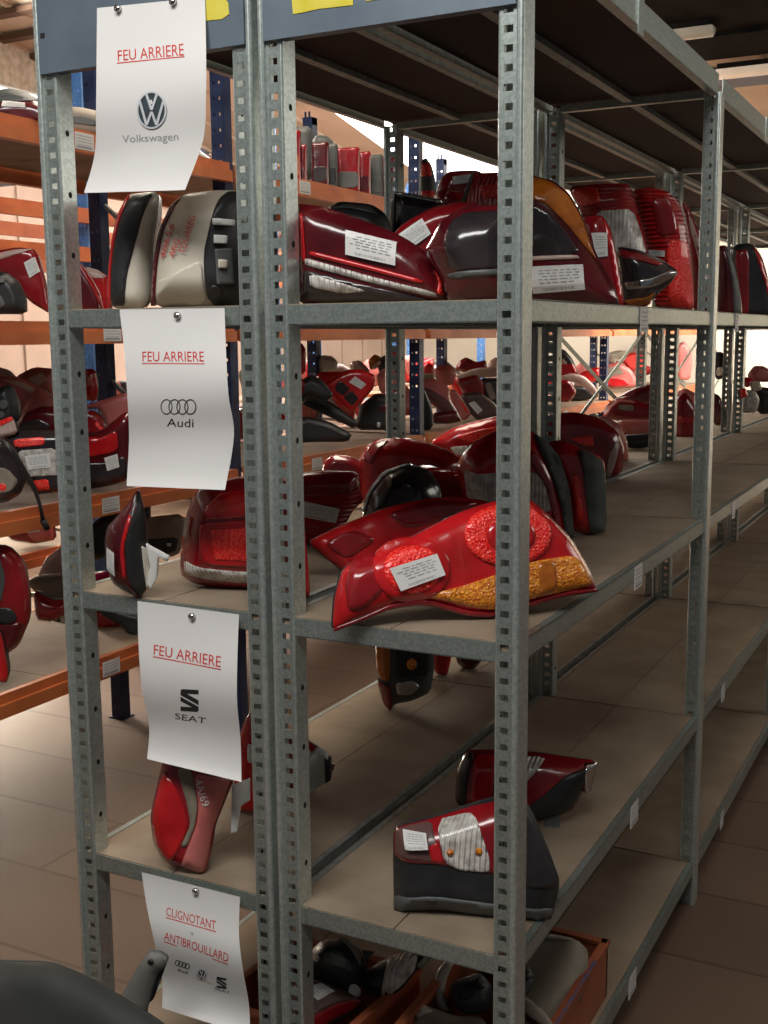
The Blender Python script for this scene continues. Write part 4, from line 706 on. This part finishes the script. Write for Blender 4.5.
# beyond the silver post, third bay
q('big dusty rose lamp with a dark underside, right of the silver post', -1.40, (440, 412), [(420,380),(434,378),(450,387),(449,398),(459,414),(444,414),(430,402),(420,392)], PINK, [('dark_side', mat('dusty_dark_rose', (.12, .04, .04), .5, 0, (.17, .06, .055), 8), [(421,386),(432,390),(448,400),(457,413),(444,413),(430,402)])], z=M_)
q('black lamp back right of the silver post', -1.36, (425, 428), [(414,392),(424,388),(433,410),(433,428),(416,434)], BLACKP, z=M_)
q('thin dark red lamp lying under the dusty rose one', -1.34, (445, 424), [(432,413),(456,410),(462,421),(450,424),(433,424)], DRED, z=M_)
q('dusty pink ball-shaped lamp on the heap', -1.55, (445, 380), [(434,370),(440,364),(453,366),(457,374),(452,386),(440,384)], PINK, z=M_, H=.03)
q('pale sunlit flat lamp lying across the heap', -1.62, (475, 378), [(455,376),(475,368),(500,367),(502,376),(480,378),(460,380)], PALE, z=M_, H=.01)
q('wine red lamp under the pale flat lamp', -1.50, (470, 398), [(455,380),(476,374),(486,385),(484,402),(466,396)], MRED, z=M_)
q('narrow pink lamp sloping down to the orange beam', -1.42, (460, 418), [(448,389),(456,390),(472,414),(464,421),(454,412)], PINK, [('glow', BRED, [(459,400),(462,402),(468,412),(465,412)])], z=M_, H=.012)
q('dark lamp with a tilted grey sticker near the right front post', -1.36, (480, 420), [(460,394),(478,391),(496,404),(500,416),(480,422),(468,412)], mat('lens_sooty', (.07, .035, .033), .4, 0, (.10, .05, .045), 8, coat=.4), stk=[[(468,403),(474,401),(482,410),(477,414)]], z=M_)
q('dusty red lamp with a drooping edge on the skyline of the heap', -1.72, (470, 372), [(455,370),(459,361),(466,357),(476,362),(486,360),(488,370),(470,374)], MRED, z=M_)
q('pale pink lamp corner beside the right front post', -1.70, (492, 374), [(484,370),(491,360),(500,355),(506,360),(506,376),(488,378)], PALE, z=M_)
q('black and brown lamp half behind the right front post', -1.40, (492, 408), [(480,378),(506,378),(506,408),(490,406),(482,394)], BLACKP, [('brown_lens', TAN, [(484,384),(490,382),(496,398),(490,400)])], z=M_)
q('small red lamp in front of the second blue upright', -1.74, (428, 370), [(422,368),(428,363),(434,366),(434,374),(422,374)], RED, z=M_)
q('cream lamp base beside the silver post, back of heap', -1.66, (428, 380), [(420,374),(434,374),(434,382),(420,384)], CREAM, z=M_, H=.01)
# far heap seen right of the second pair of posts
q('black arched lamp frame with red inside, right of the second post pair', -1.45, (570, 376), [(554,350),(564,349),(572,358),(579,374),(572,378),(554,378)], BLACKP, [('red_lens', RED, [(557,364),(574,364),(577,374),(557,375)]), ('pale_corner', PALE, [(562,358),(566,362),(566,364),(560,364)])], z=M_)
q('pale horn-shaped lamp arching down to the orange beam', -1.28, (595, 396), [(560,376),(572,373),(584,376),(594,385),(600,396),(596,398),(588,390),(576,382),(562,380)], PALE, z=M_, H=.01)
q('dull red lamp under the pale horn-shaped one', -1.38, (567, 400), [(556,381),(570,380),(577,392),(570,402),(556,402)], MRED, z=M_)
q('black lamp back below the pale horn', -1.39, (585, 400), [(572,386),(586,386),(597,397),(582,401),(570,401)], BLACKP, z=M_)
q('red lamp left of the dark upright in the far heap', -1.60, (588, 380), [(578,374),(598,366),(602,378),(590,384),(580,382)], RED, z=M_)
q('broad dusty red lamp right of the dark upright', -1.50, (620, 386), [(603,366),(618,362),(631,369),(641,387),(606,389)], PINK, [('red_panel', RED, [(605,378),(622,378),(630,385),(607,387)]), ('brown_panel', TAN, [(606,368),(618,366),(624,374),(608,376)])], z=M_)
q('cream bowl-shaped lamp upside down on the far heap', -1.72, (617, 358), [(608,353),(620,350),(628,352),(624,358),(616,360),(616,366),(610,362)], CREAM, z=M_)
q('bright red lamp left of the third silver post', -1.68, (632, 368), [(622,362),(624,355),(635,352),(644,356),(644,370),(630,371)], BRED, z=M_)
q('pink lamp peeking behind the cream bowl', -1.80, (608, 362), [(603,356),(612,356),(618,364),(603,366)], PINK, z=M_)
q('pale stacked lamps top by the third silver post', -1.80, (635, 350), [(626,349),(640,343),(646,346),(646,354),(628,354)], PALE, z=M_)
q('round pink lamp between the third post pair and the far post', -1.32, (684, 370), [(676,346),(684,341),(691,350),(693,362),(690,380),(678,380)], PINK, z=M_)
# left row of the galvanised shelves, further bays (middle shelf)
def r(label, x, c, out, lens, secs=(), stk=(), **k): k.setdefault('D', .05); k.setdefault('H', .025); k.setdefault('yaw', 30); return lamp(label, ('x', x, c), out, lens, secs, stk, z=ZB, **k)
r('bright pale-ended lamp tucked behind the dark red streaked lamp', -.12, (620, 462), [(586,420),(606,416),(619,424),(627,440),(629,460),(618,468),(612,450),(600,430)], PINK, [('pale_face', PALE, [(590,420),(605,418),(612,426),(600,428)])])
r('wine lamp with a pale outline standing left of the fourth silver post', -.30, (625, 430), [(601,418),(608,404),(617,398),(634,400),(656,406),(656,422),(625,422)], MRED, [('pale_rim', PINK, [(602,418),(609,405),(617,399),(634,401),(634,403),(618,402),(611,407),(605,418)]), ('grey_window', TAN, [(617,404),(632,405),(632,411),(617,409)])])
r('tall dark red lamp rising behind the pale-outlined one', -.36, (640, 405), [(612,400),(635,388),(652,384),(660,392),(660,408),(634,404)], DRED)
r('dusty pink cylinder-like lamp lying before the fourth post', -.20, (640, 438), [(616,420),(656,420),(658,434),(640,438),(622,438)], PINK)
r('black lamp back under the pink cylinder-like lamp', -.16, (640, 448), [(618,436),(656,433),(656,445),(640,449),(622,447)], BLACKP)
r('large wine red lamp between the third post pair and the far aisle post', -.14, (685, 436), [(676,398),(686,392),(698,410),(700,430),(698,446),(676,448)], MRED, [('red_band', RED, [(678,416),(697,418),(697,424),(678,422)])])
r('pinkish lamp above the large wine red one', -.24, (688, 404), [(676,392),(686,388),(697,394),(698,404),(688,408),(678,406)], PINK)
r('black topped lamp right of the far aisle post', -.30, (722, 378), [(714,352),(722,352),(728,358),(728,378),(716,380)], BLACKP, [('cream_side', CREAM, [(716,368),(724,366),(724,374),(716,376)])])
r('dark wine lamp low right of the far aisle post', -.12, (722, 415), [(712,392),(720,396),(728,412),(730,424),(714,426)], DRED)
def s(label, x, c, out, lens, secs=(), **k): return lamp(label, ('x', x, c), out, lens, secs, H=.02, D=.05, yaw=30, z=ZB, **k)
s('pink topped lamp on the heap at the far right end', .02, (758, 380), [(748,376),(755,366),(764,366),(776,374),(774,382),(755,382)], PINK)
s('small black lamp cap on top of the right end heap', .04, (764, 372), [(756,367),(764,368),(770,374),(762,374)], BLACKP)
s('magenta red lamp at the left of the right end heap', .00, (748, 386), [(741,378),(750,377),(756,384),(746,388)], RED)
s('cream bulb holder in the right end heap', .06, (757, 390), [(752,382),(760,381),(762,390),(754,392)], CREAM, name='bulb_holder', cat='lamp part')
s('grey clear lamp low in the right end heap', .05, (748, 412), [(741,390),(755,390),(760,400),(756,413),(742,413)], CLEAR)
s('black lamp mass at the right edge of the right end heap', .06, (765, 414), [(756,386),(768,388),(785,390),(785,412),(758,415)], BLACKP)
s('bright red spot lamp at the left of the right end heap', .08, (744, 397), [(740,389),(746,388),(748,396),(741,399)], BRED)

# ------------------------------------------------------------------ lamps deep in the heaps
def copy_tree(o, loc, rot, sc):
    n = o.copy(); COL.objects.link(n); n.location = loc; n.rotation_euler = rot; n.scale = (sc, sc, sc)
    for c in list(o.children):
        d = c.copy(); COL.objects.link(d); d.parent = n
    return n
LOOKS = {'box-shaped dusty wine': 'box-shaped dusty wine lamp', 'two dark square windows': 'red two-window lamp', 'pinkish folded': 'pinkish folded lamp', 'bright pink-red lamp': 'pink-red lamp', 'wine red lamp under the pale': 'plain wine lamp',
         'half-dome lamp': 'streaked half-dome lamp', 'dusty pink ball': 'dusty pink ball-like lamp', 'black pointed lamp housing': 'black lamp housing', 'flat bright red lamp behind': 'flat bright red lamp', 'tilted grey sticker': 'sooty lamp with a sticker'}
srcs = [(o, LOOKS[t]) for o in bpy.data.objects for t in LOOKS if o.parent is None and o.get('category') == 'tail lamp' and t in o['label']]
rr = random.Random(11)
from mathutils import Euler
ORD = ('nearest', 'second', 'third', 'fourth', 'fifth', 'sixth')
def heap(xa, xb, ya, yb, zdeck, n, where_, group):
    for i in range(n):
        o, look = srcs[(i*3+int(ya*7)) % len(srcs)]
        rot = (rr.uniform(-.4, .4), rr.uniform(-.3, .3), rr.uniform(-.9, .9)); E = Euler(rot).to_matrix()
        B = [E @ Vector(c.bound_box[k]) for c in o.children for k in range(8)]
        ext = max(max(v[j] for v in B)-min(v[j] for v in B) for j in (0, 1)); sc = min(1.9, (yb-ya)/n/ext*.98)
        y = ya+(i+.5)*(yb-ya)/n; cx = sum(v.x for v in B)/len(B)*sc; cy = sum(v.y for v in B)/len(B)*sc
        t = copy_tree(o, (rr.uniform(xa, xb)-cx, y-cy, zdeck-min(v.z for v in B)*sc+.002), rot, sc)
        t['label'] = '%s, %s %s' % (look, ORD[i], where_); t['group'] = group
for i, (a, b, n) in enumerate(((.42, 1.68, 5), (1.85, 3.15, 6), (3.32, 4.6, 6), (4.77, 6.05, 6), (6.22, 7.55, 5), (7.72, 9.05, 5))):
    heap(-1.80, -1.78, a, b, OL[1], n, 'deep in the %s orange bay heap' % ORD[i], 'lamps deep in the mid orange shelf heap')
for i, (a, b) in enumerate(((1.0, 2.3), (2.45, 3.75), (3.9, 5.2), (5.35, 6.65))):
    heap(-2.76, -2.72, a, b, 1.0, 5, 'in the %s blue rack bay behind' % ORD[i], 'lamps on the bright blue rack')
